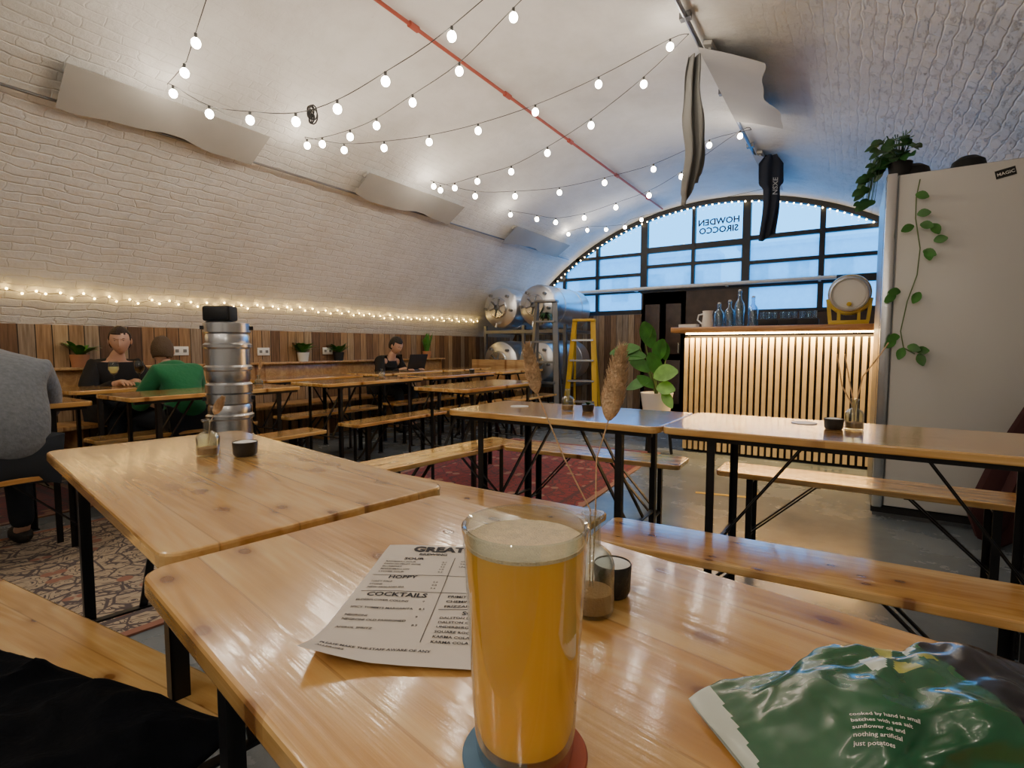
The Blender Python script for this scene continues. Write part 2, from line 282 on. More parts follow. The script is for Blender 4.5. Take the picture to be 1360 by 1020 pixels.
# ------------------------------------------------------------ object helpers
def link(name, me, m, parent=None, smooth=True):
    o = bpy.data.objects.new(name, me); COL.objects.link(o)
    if m:
        for x in (m if isinstance(m, (list, tuple)) else [m]): me.materials.append(x)
    if smooth:
        for p in me.polygons: p.use_smooth = True
        try: me.set_sharp_from_angle(angle=R(38))
        except Exception: pass
    if parent: o.parent = parent
    return o
def tag(o, label, cat, group=None):
    o['label'] = label; o['category'] = cat
    if group: o['group'] = group
    return o
def struct(o):
    o['kind'] = 'structure'; return o
def thing(name, label, cat, loc=(0, 0, 0), rz=0, group=None):
    o = bpy.data.objects.new(name, None); COL.objects.link(o); o.empty_display_size = .05
    o.location = loc; o.rotation_euler = (0, 0, rz); return tag(o, label, cat, group)
class MB:
    def __init__(s): s.bm = bmesh.new(); s.mi = 0
    def _m(s, faces):
        for f in faces: f.material_index = s.mi
    def box(s, c, d, rot=None, bev=0):
        r = bmesh.ops.create_cube(s.bm, size=1); vs = r['verts']
        mt = Matrix.Translation(c) @ (rot.to_4x4() if rot else Matrix()) @ Matrix.Diagonal((*d, 1))
        bmesh.ops.transform(s.bm, matrix=mt, verts=vs)
        fs = set(f for v in vs for f in v.link_faces); s._m(fs)
        if bev:
            es = set(e for v in vs for e in v.link_edges)
            g = bmesh.ops.bevel(s.bm, geom=list(es), offset=bev, segments=2, affect='EDGES', profile=.5); s._m(g['faces'])
        return s
    def bar(s, a, b, w, h=None, bev=0):
        a = Vector(a); b = Vector(b); d = b-a; h = h or w
        q = d.to_track_quat('Z', 'Y').to_matrix()
        return s.box((a+b)/2, (w, h, d.length), q, bev)
    def tube(s, pts, r, seg=8, cap=True):
        pts = [Vector(p) for p in pts]; rings = []; n = len(pts); prev = None
        rr = r if isinstance(r, (list, tuple)) else [r]*n
        for i, p in enumerate(pts):
            d = (pts[min(i+1, n-1)]-pts[max(i-1, 0)]).normalized()
            if prev is None:
                a = Vector((0, 0, 1)) if abs(d.z) < .9 else Vector((1, 0, 0)); nx = d.cross(a).normalized()
            else:
                nx = (prev-d*prev.dot(d))
                nx = nx.normalized() if nx.length > 1e-6 else d.orthogonal().normalized()
            prev = nx; ny = d.cross(nx)
            rings.append([s.bm.verts.new(p+(nx*math.cos(t)+ny*math.sin(t))*rr[i]) for t in [2*pi*k/seg for k in range(seg)]])
        for i in range(n-1):
            for k in range(seg):
                s._m([s.bm.faces.new((rings[i][k], rings[i][(k+1) % seg], rings[i+1][(k+1) % seg], rings[i+1][k]))])
        if cap:
            s._m([s.bm.faces.new(rings[0][::-1]), s.bm.faces.new(rings[-1])])
        return s
    def lathe(s, prof, c=(0, 0, 0), seg=32, mtx=None):
        c = Vector(c); mtx = mtx or Matrix(); rings = []
        for (r, z) in prof:
            if r < 1e-6: rings.append([s.bm.verts.new(mtx @ (c+Vector((0, 0, z))))])
            else: rings.append([s.bm.verts.new(mtx @ (c+Vector((r*math.cos(2*pi*k/seg), r*math.sin(2*pi*k/seg), z)))) for k in range(seg)])
        for a, b in zip(rings, rings[1:]):
            for k in range(seg):
                k2 = (k+1) % seg
                if len(a) == 1 and len(b) == 1: continue
                if len(a) == 1: f = (a[0], b[k], b[k2])
                elif len(b) == 1: f = (a[k], a[k2], b[0])
                else: f = (a[k], a[k2], b[k2], b[k])
                s._m([s.bm.faces.new(f)])
        return s
    def prism(s, poly, z0, z1):
        a = [s.bm.verts.new((x, y, z0)) for x, y in poly]; b = [s.bm.verts.new((x, y, z1)) for x, y in poly]; n = len(poly)
        s._m([s.bm.faces.new(a[::-1]), s.bm.faces.new(b)])
        for i in range(n): s._m([s.bm.faces.new((a[i], a[(i+1) % n], b[(i+1) % n], b[i]))])
        return s
    def grid(s, fn, nu, nv, thick=0):
        vs = [[s.bm.verts.new(fn(i/nu, j/nv)) for j in range(nv+1)] for i in range(nu+1)]
        for i in range(nu):
            for j in range(nv):
                s._m([s.bm.faces.new((vs[i][j], vs[i+1][j], vs[i+1][j+1], vs[i][j+1]))])
        return s
    def sphere(s, c, r, seg=12, sc=(1, 1, 1)):
        g = bmesh.ops.create_uvsphere(s.bm, u_segments=seg, v_segments=max(6, seg*2//3), radius=r)
        bmesh.ops.transform(s.bm, matrix=Matrix.Translation(c) @ Matrix.Diagonal((*sc, 1)), verts=g['verts'])
        s._m(set(f for v in g['verts'] for f in v.link_faces)); return s
    def ico(s, c, r, sub, sc=(1, 1, 1)):
        g = bmesh.ops.create_icosphere(s.bm, subdivisions=sub, radius=r)
        bmesh.ops.transform(s.bm, matrix=Matrix.Translation(c) @ Matrix.Diagonal((*sc, 1)), verts=g['verts']); return s
    def leaf(s, base, d, L, W, droop=.3, seg=6, up=Vector((0, 0, 1)), fold=.15):
        base = Vector(base); d = Vector(d).normalized(); side = d.cross(up)
        if side.length < 1e-3: side = Vector((1, 0, 0))
        side.normalize(); nrm = side.cross(d); rows = []
        for i in range(seg+1):
            t = i/seg; w = W*.5*math.sin(pi*min(1, t*.93+.04))**.75
            p = base+d*L*t+Vector((0, 0, -1))*droop*L*t*t
            rows.append([s.bm.verts.new(p-side*w+nrm*w*fold), s.bm.verts.new(p), s.bm.verts.new(p+side*w+nrm*w*fold)])
        for a, b in zip(rows, rows[1:]):
            for k in range(2): s._m([s.bm.faces.new((a[k], a[k+1], b[k+1], b[k]))])
        return s
    def build(s, name, m, parent=None, smooth=True, recalc=True):
        if recalc: bmesh.ops.recalc_face_normals(s.bm, faces=s.bm.faces)
        me = bpy.data.meshes.new(name); s.bm.to_mesh(me); s.bm.free()
        return link(name, me, m, parent, smooth)
def rrect(hx, hy, r, seg=5):
    pts = []
    for (cx, cy, a0) in ((hx-r, hy-r, 0), (-hx+r, hy-r, 90), (-hx+r, -hy+r, 180), (hx-r, -hy+r, 270)):
        for k in range(seg+1):
            a = R(a0+90*k/seg); pts.append((cx+r*math.cos(a), cy+r*math.sin(a)))
    return pts
def text_obj(name, items, m, parent, mtx=None):
    bm = bmesh.new()
    for it in items:
        s, x, y, size = it[:4]; al = it[4] if len(it) > 4 else 'LEFT'; bold = it[5] if len(it) > 5 else .012
        cu = bpy.data.curves.new('t', 'FONT'); cu.body = s; cu.size = size; cu.align_x = al; cu.resolution_u = 2; cu.offset = size*bold
        o = bpy.data.objects.new('t', cu); COL.objects.link(o)
        dg = bpy.context.evaluated_depsgraph_get(); dg.update()
        me = bpy.data.meshes.new_from_object(o.evaluated_get(dg))
        me.transform(Matrix.Translation((x, y, 0))); bm.from_mesh(me)
        bpy.data.objects.remove(o); bpy.data.curves.remove(cu); bpy.data.meshes.remove(me)
    if mtx: bmesh.ops.transform(bm, matrix=mtx, verts=bm.verts)
    me = bpy.data.meshes.new(name); bm.to_mesh(me); bm.free()
    return link(name, me, m, parent, smooth=False)
# ------------------------------------------------------------ ROOM
def vault(name, a0, a1, n):
    bm = bmesh.new(); uvl = bm.loops.layers.uv.new('UVMap'); ny = 10; y0, y1 = -4.0, YB+.12
    def ring(r): return [[bm.verts.new((VX+r*math.cos(a0+(a1-a0)*i/n), y0+(y1-y0)*j/ny, VZ+r*math.sin(a0+(a1-a0)*i/n))) for j in range(ny+1)] for i in range(n+1)]
    A = ring(VR); B = ring(VR+.25)
    for i in range(n):
        for j in range(ny):
            f = bm.faces.new((A[i][j], A[i+1][j], A[i+1][j+1], A[i][j+1]))
            for lp in f.loops:
                co = lp.vert.co; an = math.atan2(co.z-VZ, co.x-VX); lp[uvl].uv = (co.y+10, (pi-an)*VR-1.6)
            bm.faces.new((B[i][j], B[i][j+1], B[i+1][j+1], B[i+1][j]))
    me = bpy.data.meshes.new(name); bm.to_mesh(me); bm.free()
    return struct(link(name, me, M['brick']))
tL = math.asin((1.5-VZ)/VR); t0 = math.asin((0-VZ)/VR)
vault('wall_right', t0, tL, 12); vault('ceiling', tL, pi-tL, 60); vault('wall_left', pi-tL, pi-t0, 12)
struct(MB().box((-1.8, 2.3, -.06), (8.6, 12.8, .12)).build('floor', M['floor']))
struct(MB().box((-1.8, -4.05, 1.7), (8.4, .1, 3.6)).build('wall_back', M['plaster']))
b = MB(); b.box((-4.45, YB+.06, .8), (3.1, .12, 1.6)); struct(b.build('wall_front', M['plankX']))
b = MB(); b.box((-2.12, YB+.06, .98), (1.56, .12, 1.96)).box((.52, YB+.06, .78), (3.76, .12, 1.56)); struct(b.build('wall_front', M['door']))
struct(MB().box((-5.46, 2.2, .62), (.16, 12.2, 1.24)).build('trim_1', M['plankY']))
d = struct(MB().box((-2.57, YB+.03, .975), (.72, .06, 1.95)).build('door_1', M['door']))
for zc, h in ((.5, .7), (1.35, .8)):
    for xo in (-.17, .17):
        MB().box((-2.57+xo, YB-.005, zc), (.24, .012, h), bev=.004).build('door_panel', M['door'], d)
MB().tube([(-2.30, YB, .97), (-2.30, YB-.05, .97), (-2.30, YB-.05, 1.12), (-2.30, YB, 1.12)], .01).build('door_handle', M['steel'], d)
# window
mull = [(-4.35, .05), (-3.72, .05), (-2.9, .11), (-2.12, .05), (-1.36, .11), (-.39, .07), (.55, .07)]
def wb(x): return 1.62 if x < -2.9 else (2.0 if x < -1.37 else 1.57)
b = MB()
for x, w in mull:
    zt = arcz(x)-.02
    if zt > wb(x)+.05: b.box((x, YB+.04, (wb(x)+zt)/2), (w, .09, zt-wb(x)))
def hb(x0, x1, z, h, dp=.08):
    xl = max(x0, arcx(z, VR-.02, -1)); xr = min(x1, arcx(z, VR-.02, 1))
    if xr > xl: b.box(((xl+xr)/2, YB+.04, z), (xr-xl, dp, h))
hb(-4.9, -2.9, 1.64, .07); hb(-2.95, 1.3, 1.99, .10, .1); hb(-4.9, -2.9, 1.98, .05); hb(-4.9, -2.9, 2.25, .05); hb(-4.9, -2.9, 2.58, .05)
hb(-2.9, -1.36, 2.36, .05); hb(-2.9, -1.36, 2.62, .09); hb(-1.36, 1.3, 2.30, .05); hb(-1.36, 1.3, 2.66, .06); hb(-1.36, 1.6, 1.58, .06)
n = 60; aa = math.asin((1.6-VZ)/VR)
pr = [aa+(pi-2*aa)*i/n for i in range(n+1)]
vr = []
for a in pr:
    vr.append([b.bm.verts.new((VX+r*math.cos(a), y, VZ+r*math.sin(a))) for r, y in ((VR-.07, YB), (VR+.03, YB), (VR+.03, YB+.09), (VR-.07, YB+.09))])
for p, q in zip(vr, vr[1:]):
    for k in range(4): b.bm.faces.new((p[k], p[(k+1) % 4], q[(k+1) % 4], q[k]))
win = struct(b.build('window_1', M['frame'], smooth=False))
def pane(x0, x1, z0, z1, m):
    bm = MB(); k = 10; lo = []; hi = []
    for i in range(k+1):
        x = x0+(x1-x0)*i/k; zt = min(z1, arcz(x)-.01)
        if zt > z0+.005: lo.append(bm.bm.verts.new((x, YB+.045, z0))); hi.append(bm.bm.verts.new((x, YB+.045, zt)))
    for i in range(len(lo)-1): bm.bm.faces.new((lo[i], lo[i+1], hi[i+1], hi[i]))
    if len(lo) > 1: return bm.build('pane', m, win, smooth=False)
    bm.bm.free()
edges = [-4.9]+[m_[0] for m_ in mull]+[1.6]
for x0, x1 in zip(edges, edges[1:]):
    xm = (x0+x1)/2
    if xm < -2.9: rows = [(1.64, 1.98, 'frost'), (1.98, 2.25, 'frost'), (2.25, 2.58, 'frost'), (2.58, 3.4, 'pane')]
    elif xm < -1.36: rows = [(2.0, 2.36, 'frost'), (2.36, 2.62, 'frost'), (2.62, 3.4, 'pane')]
    else: rows = [(1.58, 2.0, 'frost'), (2.0, 2.30, 'frost'), (2.30, 2.66, 'frost'), (2.66, 3.4, 'pane')]
    for z0, z1, mm in rows: pane(x0, x1, z0, z1, M[mm])
text_obj('window_lettering', [('HOWDEN', 0, .02, .13, 'CENTER', .03), ('SIROCCO', 0, -.105, .13, 'CENTER', .03)], M['ink'], win,
         Matrix.Translation((-1.76, YB+.03, 2.90)) @ Matrix.Rotation(pi/2, 4, 'X') @ Matrix.Diagonal((-1, 1, 1, 1)))
def building(x0, x1, y, h, label):
    t = thing('building', label, 'building', ((x0+x1)/2, y, 0), 0, 'buildings outside')
    w = x1-x0
    MB().box((0, .5, h/2), (w, 1, h)).build('wall', M['sky_building'], t)
    k = int(w/1.1)
    for i in range(k): MB().box((-w/2+w*(i+.5)/k, -.03, h-.9), (.55, .05, .8)).build('window', M['bluegrey'], t)
    MB().box((0, .45, h+.05), (w+.2, 1.2, .12)).build('roof_edge', M['sky_building'], t)
building(-12, -3.6, 17, 3.9, 'pale building outside, seen through the left end of the arched window')
building(-3.2, 6, 19, 4.3, 'pale building outside, seen through the right half of the arched window')
struct(MB().box((-1.8, 22, -.1), (60, 26, .1)).build('ground', M['sky_building']))
# pipes
b = MB(); b.tube([(-4.6, YB-.12, 2.0), (-.2, YB-.12, 2.0)], .028, 12)
for x in (-4.2, -3.0, -1.6, -.4): b.box((x, YB-.06, 2.0), (.03, .12, .07))
tag(b.build('pipe', M['whitep']), 'white horizontal pipe running across the foot of the arched window', 'pipe')
b = MB(); zr = arcz(-2.55)-.03; b.tube([(-2.55, -1.5, zr), (-2.55, 8.3, zr)], .013, 10)
for y in (1.6, 2.75, 3.9, 5.1, 6.4, 7.6): b.tube([(-2.55, y-.04, zr), (-2.55, y+.04, zr)], .022, 10)
tag(b.build('pipe', M['red']), 'thin red pipe running along the crown of the vault', 'pipe')
zc = arcz(-.98)-.035; b = MB(); b.tube([(-.98, -1, zc), (-.98, 8.2, zc)], .016, 8)
for y in (1, 2.4, 3.6, 4.8, 6.2, 7.4): b.box((-.98, y, zc+.005), (.07, .05, .04))
tag(b.build('conduit', M['steel_dark']), 'grey conduit along the right side of the vault above the hanging cloths', 'conduit')
b = MB(); zl = arcz(-4.12)-.05; b.tube([(-4.12, -1.5, zl), (-4.12, 8.2, zl)], .010, 8)
tag(b.build('conduit', M['steel_dark']), 'grey conduit along the left side of the vault joining the covered strip lights', 'conduit')
# rugs
def rug(c, hx, hy, rz, m, label):
    o = MB().prism(rrect(hx, hy, .01), 0, .008).build('rug', m); o.location = (c[0], c[1], .001); o.rotation_euler = (0, 0, rz); tag(o, label, 'rug')
rug((-2.35, 4.0), .85, 1.15, R(3), rugmat('red_rug', (.24, .022, .03), (.08, .02, .03), (.32, .17, .13), .85, 1.15), 'red patterned rug on the floor behind the right-hand tables')
rug((-3.0, 1.2), .85, 1.05, R(-6), rugmat('beige_rug', (.44, .35, .25), (.08, .06, .065), (.30, .13, .09), .85, 1.05), 'worn beige and brown patterned rug under the left benches')
rug((-4.75, .6), .55, .9, 0, rugmat('dark_rug', (.12, .02, .025), (.04, .02, .03), (.20, .11, .08), .55, .9), 'dark red rug by the left wall near the person in grey')
o = MB().box((0, 0, .001), (.42, .04, .002)).box((.19, .12, .001), (.04, .28, .002)).build('floor_tape', M['yellow']); p = PZ(965, 658, 0); o.location = (p.x, p.y, .0005); o.rotation_euler = (0, 0, .2)
tag(o, 'yellow tape stuck on the concrete floor in front of the bar', 'tape')
# ------------------------------------------------------------ TABLES & BENCHES
TT = .765; BH = .455
def trestle(root, L, W, top, inset, low):
    for s in (-1, 1):
        x = s*(L/2-inset)
        for t in (-1, 1):
            y = t*(W/2-.045)
            b = MB(); b.box((x, y, (top-.03)/2), (.028, .005, top-.03)); b.box((x+.0115*s, y-t*.012, (top-.03)/2), (.005, .028, top-.03)); b.box((x, y-t*.01, .004), (.04, .035, .008))
            b.build('leg', M['black'], root, smooth=False)
        MB().bar((x, -W/2+.045, low), (x, W/2-.045, low), .022, .006).build('crossbar', M['black'], root, smooth=False)
        MB().bar((x, -W/2+.045, top-.045), (x, W/2-.045, top-.045), .03, .006).build('crossbar', M['black'], root, smooth=False)
        b = MB()
        xi = x-s*min(.30, L*.24)
        b.bar((x, -W*.16, low), (xi, -W*.16, top-.035), .02, .006); b.bar((x, W*.16, low), (xi, W*.16, top-.035), .02, .006); b.bar((xi, -W*.3, top-.036), (xi, W*.3, top-.036), .02, .008)
        b.build('brace', M['black'], root, smooth=False)
def table(cx, cy, rz, L, label, W=.5, group='varnished trestle tables'):
    t = thing('trestle_table', label, 'table', (cx, cy, 0), rz, group)
    tp = MB().prism(rrect(L/2, W/2, .035), TT-.027, TT).build('tabletop', M['pine'], t, smooth=False)
    md = tp.modifiers.new('b', 'BEVEL'); md.width = .005; md.segments = 2; md.limit_method = 'ANGLE'
    for s in (-1, 1): MB().box((0, s*(W/2-.03), TT-.036), (L-.06, .02, .016)).build('rail', M['black'], t, smooth=False)
    trestle(t, L, W, TT, .17, .30); return t
def bench(cx, cy, rz, L, label, W=.25, group='varnished trestle benches'):
    t = thing('trestle_bench', label, 'bench', (cx, cy, 0), rz, group)
    tp = MB().prism(rrect(L/2, W/2, .03), BH-.026, BH).build('seat', M['pine'], t, smooth=False)
    md = tp.modifiers.new('b', 'BEVEL'); md.width = .005; md.segments = 2; md.limit_method = 'ANGLE'
    trestle(t, L, W, BH, .15, .14); return t
a1 = R(-10.5)
c1, s1 = math.cos(a1), math.sin(a1)
def tbl_local(ox, oy, lx, ly): return (ox+c1*lx-s1*ly, oy+s1*lx+c1*ly)
L1 = 1.26
cx, cy = tbl_local(-.782, .300, L1/2, .26)
table(cx, cy, a1, L1, 'varnished pine table nearest the camera, carrying the pint, menu and crisp packet', W=.515)
table(-1.318, .694, R(-9.5), 1.13, 'varnished pine table end to end with the nearest one, small bottle and bowl on it', W=.525)
table(-1.095, 2.18, R(-1), 1.02, 'varnished pine table at the left end of the right-hand row', W=.52)
table(.045, 2.19, R(-1), 1.25, 'varnished pine table in the right-hand row, in front of the slatted bar', W=.53)
bench(-1.40, .325, R(5), 1.18, 'pine bench in the bottom left corner with a black jacket on it')
bench(-.09, 1.66, R(2.5), 1.2, 'pine bench behind the crisp packet, near side of the right-hand row')
bench(-1.27, 1.68, R(-1), 1.08, 'pine bench directly behind the pint, before the red rug')
bench(-1.25, 2.80, R(2), 1.06, 'pine bench at the near edge of the red rug')
bench(.06, 2.82, R(0), 1.2, 'pine bench between the right-hand table and the slatted bar')
bench(-1.97, 2.35, R(82), 1.1, 'pine bench set crosswise at the left end of the right-hand row')
H90 = pi/2
table(-2.5, 3.45, H90, 1.1, 'pine table standing alone behind the crosswise bench')
ys = [.62, 1.93, 3.30, 4.55, 5.75]
for y, d in zip(ys, ['before the person in grey', 'nearest the keg stack', 'third from the left', 'fourth from the left', 'farthest back']):
    L_ = 1.14 if y < 5 else 1.0
    table(-3.75, y, H90, L_, 'pine table of the middle column, '+d)
    bench(-3.33, y+.02 if y < 5 else 5.62, H90, 1.1 if y < 5 else .95, 'pine bench on the near side of the middle column table '+d)
ya = [1.93, 3.30, 4.60, 5.75]
for y, d in zip(ya, ['between the persons in black and green', 'below the white-potted wall plant', 'holding the laptop', 'nearest the steel tanks']):
    table(-4.60, y, H90, 1.14 if y < 5 else 1.0, 'pine table by the wall bench, '+d)
    bench(-4.17, y, H90, 1.1 if y < 5 else .95, 'pine bench facing the wall, at the table '+d)
t = thing('wall_bench', 'long light wood bench with plank backrest built along the left wall', 'bench', (-5.16, 3.3, 0))
MB().box((0, 0, .44), (.38, 6.0, .03), bev=.005).build('seat', M['pine_dark'], t)
MB().box((-.19, 0, .77), (.022, 6.0, .20), bev=.004).box((-.16, 0, .885), (.11, 6.0, .022), bev=.004).build('backrest', M['pine_dark'], t)
for y in (-2.9, -1.7, -.6, .6, 1.7, 2.9):
    MB().box((.0, y, .2125), (.30, .04, .425)).build('leg', M['pine_dark'], t)
t = thing('booth_bench', 'light wood booth bench end standing in front of the lower steel tanks', 'bench', (-4.42, 6.50, 0))
MB().box((0, -.02, .44), (.9, .32, .03), bev=.005).build('seat', M['pine_dark'], t); MB().box((0, .16, .66), (1.2, .025, .42), bev=.004).build('backrest', M['pine_dark'], t)
for x in (-.4, .4): MB().box((x, -.02, .2125), (.04, .3, .425)).build('leg', M['pine_dark'], t)
# ------------------------------------------------------------ BAR
BX0, BX1, BY = -1.42, .62, 5.42
BZ = .06
t = thing('bar_counter', 'wooden bar with lit vertical slats and thick wooden top', 'bar', ((BX0+BX1)/2, BY, 0))
w = BX1-BX0
MB().box((0, .34, .585), (w, .55, 1.17)).build('body', M['blackmat'], t)
b = MB(); k = 37
for i in range(k): b.box((-w/2+.02+(w-.04)*i/(k-1), .035, .59), (.034, .04, 1.12))
b.build('slat_front', M['slat'], t, smooth=False)
b = MB().box((-.03, .30, 1.17+BZ), (w+.18, .72, .055), bev=.006); b.build('counter_top', M['counter'], t)
MB().box((0, -.005, 1.132+BZ), (w-.04, .02, .012)).build('light_strip', emis('led_strip', (1, .66, .26), 46), t)
ld = bpy.data.lights.new('bar_strip', 'AREA'); ld.shape = 'RECTANGLE'; ld.size = w-.05; ld.size_y = .03; ld.energy = 36; ld.color = (1, .62, .23)
lo = bpy.data.objects.new('bar_strip', ld); COL.objects.link(lo); lo.location = ((BX0+BX1)/2, BY-.04, 1.12+BZ); lo.rotation_euler = (R(14), 0, 0)
CT = 1.1975+BZ
def bottle_prof(r, h, neck=.3):
    return [(0, 0), (r*.9, 0), (r, .01), (r, h*.58), (r*.8, h*.68), (r*.35, h*.78), (r*.33, h*.95), (r*.42, h*.96), (r*.42, h), (r*.3, h), (r*.25, h*.8), (r*.72, h*.67), (r*.92, h*.57), (r*.92, .015), (0, .012)]
def glass_bottle(p, r, h, label, group='bottles on the bar', cap=True):
    t = thing('glass_bottle', label, 'bottle', p, 0, group); MB().lathe(bottle_prof(r, h), seg=24).build('glass', M['glass_blue'], t)
    if cap: MB().lathe([(0, h), (r*.3, h), (r*.36, h+.012), (0, h+.02)], seg=16).build('stopper', M['whitep'], t)
    return t
for u, h, lb in ((955, .24, 'clear glass bottle on the bar, nearest the white jug'), (969, .26, 'clear glass bottle on the bar, second from the white jug'), (982, .36, 'tallest clear glass bottle on the bar'), (1000, .29, 'clear glass bottle on the bar nearest the cup tray')):
    p = PY(u, 420, BY+.28); glass_bottle((p.x, p.y, CT), .047, h, lb)
p = PY(940, 420, BY+.2)
t = thing('jug', 'white jug with handle on the left part of the bar', 'jug', (p.x, p.y, CT))
MB().lathe([(0, 0), (.05, 0), (.058, .02), (.045, .13), (.052, .17), (.046, .17), (.04, .13), (.05, .02), (0, .01)], seg=24).build('body', M['ceramic'], t)
MB().tube([(-.045, 0, .14), (-.09, 0, .13), (-.10, 0, .08), (-.055, 0, .04)], .008).build('handle', M['ceramic'], t)
p = PY(915, 428, BY+.15)
tag(MB().prism(rrect(.09, .06, .01), 0, .035).build('tray', M['ceramic']), 'white tray at the left end of the bar', 'tray').location = (p.x, p.y, CT)
for i, (u, lb) in enumerate(((1022, 'left'), (1048, 'middle'), (1074, 'right'))):
    p = PY(u, 418, BY+.3); t = thing('cup_tray', 'black cup tray on the bar, %s one of three before the cask' % lb, 'tray', (p.x, p.y, CT), 0, 'cup trays on the bar')
    MB().box((0, 0, .035), (.17, .26, .07), bev=.01).build('crate', M['blackmat'], t)
    for dx in (-.05, .0, .05):
        MB().lathe([(0, .07), (.02, .07), (.026, .14), (.022, .14), (.018, .08), (0, .08)], (dx, -.06, 0), 16).build('cup', M['glass_blue'], t)
# cask
p = PY(1128, 400, BY+.2)
t = thing('cask', 'small steel beer cask with pale round end, lying in a yellow cradle on the bar', 'cask', (p.x, p.y, CT))
cm = Matrix.Translation((0, 0, .30)) @ Matrix.Rotation(R(97), 4, 'X')
MB().lathe([(0, -.20), (.13, -.20), (.145, -.21), (.155, -.205), (.17, -.12), (.178, 0), (.17, .12), (.155, .205), (.145, .21), (.138, .19), (0, .185)], seg=40, mtx=cm).build('barrel', M['cask_steel'], t)
MB().lathe([(0, .186), (.128, .188), (.124, .194), (0, .196)], seg=32, mtx=cm).build('head', M['ceramic'], t)
b = MB()
for z in (-.13, .13):
    r_ = .178-.55*z*z; b.lathe([(r_, z-.012), (r_+.005, z-.010), (r_+.005, z+.010), (r_, z+.012)], seg=32, mtx=cm)
b.build('hoop', M['cask_yellow'], t)
MB().lathe([(0, .196), (.02, .196), (.02, .22), (0, .225)], (0, 0, 0), 16, cm @ Matrix.Translation((0, -.09, 0))).build('bung', M['cask_yellow'], t)
b = MB()
for y in (-.14, .14):
    b.box((0, y, .02), (.32, .03, .04), bev=.004); b.bar((-.15, y, .03), (-.172, y, .24), .026); b.bar((.15, y, .03), (.172, y, .24), .026)
    for k in range(7):
        a0 = R(200+20*k); a_1 = R(200+20*(k+1)); b.bar((.187*math.cos(a0), y, .30+.187*math.sin(a0)), (.187*math.cos(a_1), y, .30+.187*math.sin(a_1)), .028)
    b.bar((-.08, y, .03), (-.08, y, .14), .024); b.bar((.08, y, .03), (.08, y, .14), .024)
b.box((-.145, 0, .02), (.03, .28, .035)); b.box((.145, 0, .02), (.03, .28, .035)); b.build('cradle', M['cask_yellow'], t)
t.scale = (.94, .94, .94)
# ------------------------------------------------------------ COLD STORE
t = thing('cold_store', 'tall white walk-in fridge cabinet at the right edge', 'fridge', (.64, 4.4, 0))
MB().box((0, .02, 1.07), (1.0, .86, 2.04)).box((0, .02, .03), (.98, .84, .06)).build('body', M['steel_dark'], t)
MB().box((.03, -.43, 1.08), (.93, .04, 2.0), bev=.006).build('door', M['white'], t)
MB().box((-.47, -.435, 1.08), (.055, .055, 2.03), bev=.01).build('door_edge', M['steel'], t)
MB().box((0, -.42, .05), (1.0, .03, .04)).build('base_rail', M['blackmat'], t)
st = MB().box((0, 0, 0), (.085, .002, .045), Matrix.Rotation(R(-12), 3, 'Y')).build('sticker', M['blackmat'], t)
p = PY(1336, 229, 3.945); st.location = Vector((p.x, 3.949, p.z))-Vector((.64, 4.4, 0))
text_obj('sticker_text', [('MAGIC', 0, -.009, .024, 'CENTER')], M['whitep'], st, Matrix.Translation((0, -.002, 0)) @ Matrix.Rotation(pi/2, 4, 'X') @ Matrix.Rotation(R(12), 4, 'Z'))
for u, r_, lb in ((1212, .09, 'dark dome lid on top of the fridge beside the bushy plant'), (1285, .085, 'dark round case on top of the fridge further right')):
    p = PY(u, 235, 4.15); o = MB().lathe([(0, 0), (r_, 0), (r_*1.02, .02), (r_*.9, .06), (r_*.5, .085), (0, .09)], seg=24).build('lid', M['blackmat']); o.location = (p.x, 4.15, 2.095); tag(o, lb, 'lid')
t = thing('potted_plant', 'bushy trailing plant in a dark pot on the left corner of the fridge top', 'plant', (.21, 4.08, 2.095))
MB().lathe([(0, 0), (.05, 0), (.065, .09), (.055, .09), (.045, .02), (0, .02)], seg=20).build('pot', M['blackmat'], t)
b = MB(); rs = random.Random(3)
for i in range(80):
    a = rs.uniform(pi*.6, pi*1.7) if i % 5 else rs.uniform(0, 2*pi); out = rs.uniform(.03, .13); fall = rs.choice([.05, -.02, -.08, -.16, -.24, .08, .12, .0]) if math.cos(a) < -.35 else rs.uniform(.0, .14)
    if fall < -.07: out = rs.uniform(.14, .19); a = rs.uniform(pi*.85, pi*1.2)
    q = Vector((math.cos(a)*out, math.sin(a)*out*.8, .11+fall)); mid = Vector((q.x*.8, q.y*.8, .14+max(0, fall)))
    b.tube([(0, 0, .08), mid, q], .002, 4)
    b.leaf(q, Vector((math.cos(a), math.sin(a)-.4, rs.uniform(-.9, .3))), rs.uniform(.05, .08), .052, .3, 5, up=Vector((rs.uniform(-.4, .4), -.9, .6)))
b.build('foliage', M['leafdark'], t)
vp = [(1222, 238), (1217, 262), (1216, 290), (1222, 330), (1218, 365), (1205, 400), (1196, 440), (1200, 462), (1215, 470)]
pts = [PY(u, v, 3.925) for u, v in vp]
t = thing('trailing_vine', 'trailing green vine hanging down the white fridge door', 'plant', pts[0])
loc = [q-pts[0] for q in pts]
MB().tube(loc, .0035, 6).build('vine_stem', M['stem'], t)
b = MB()
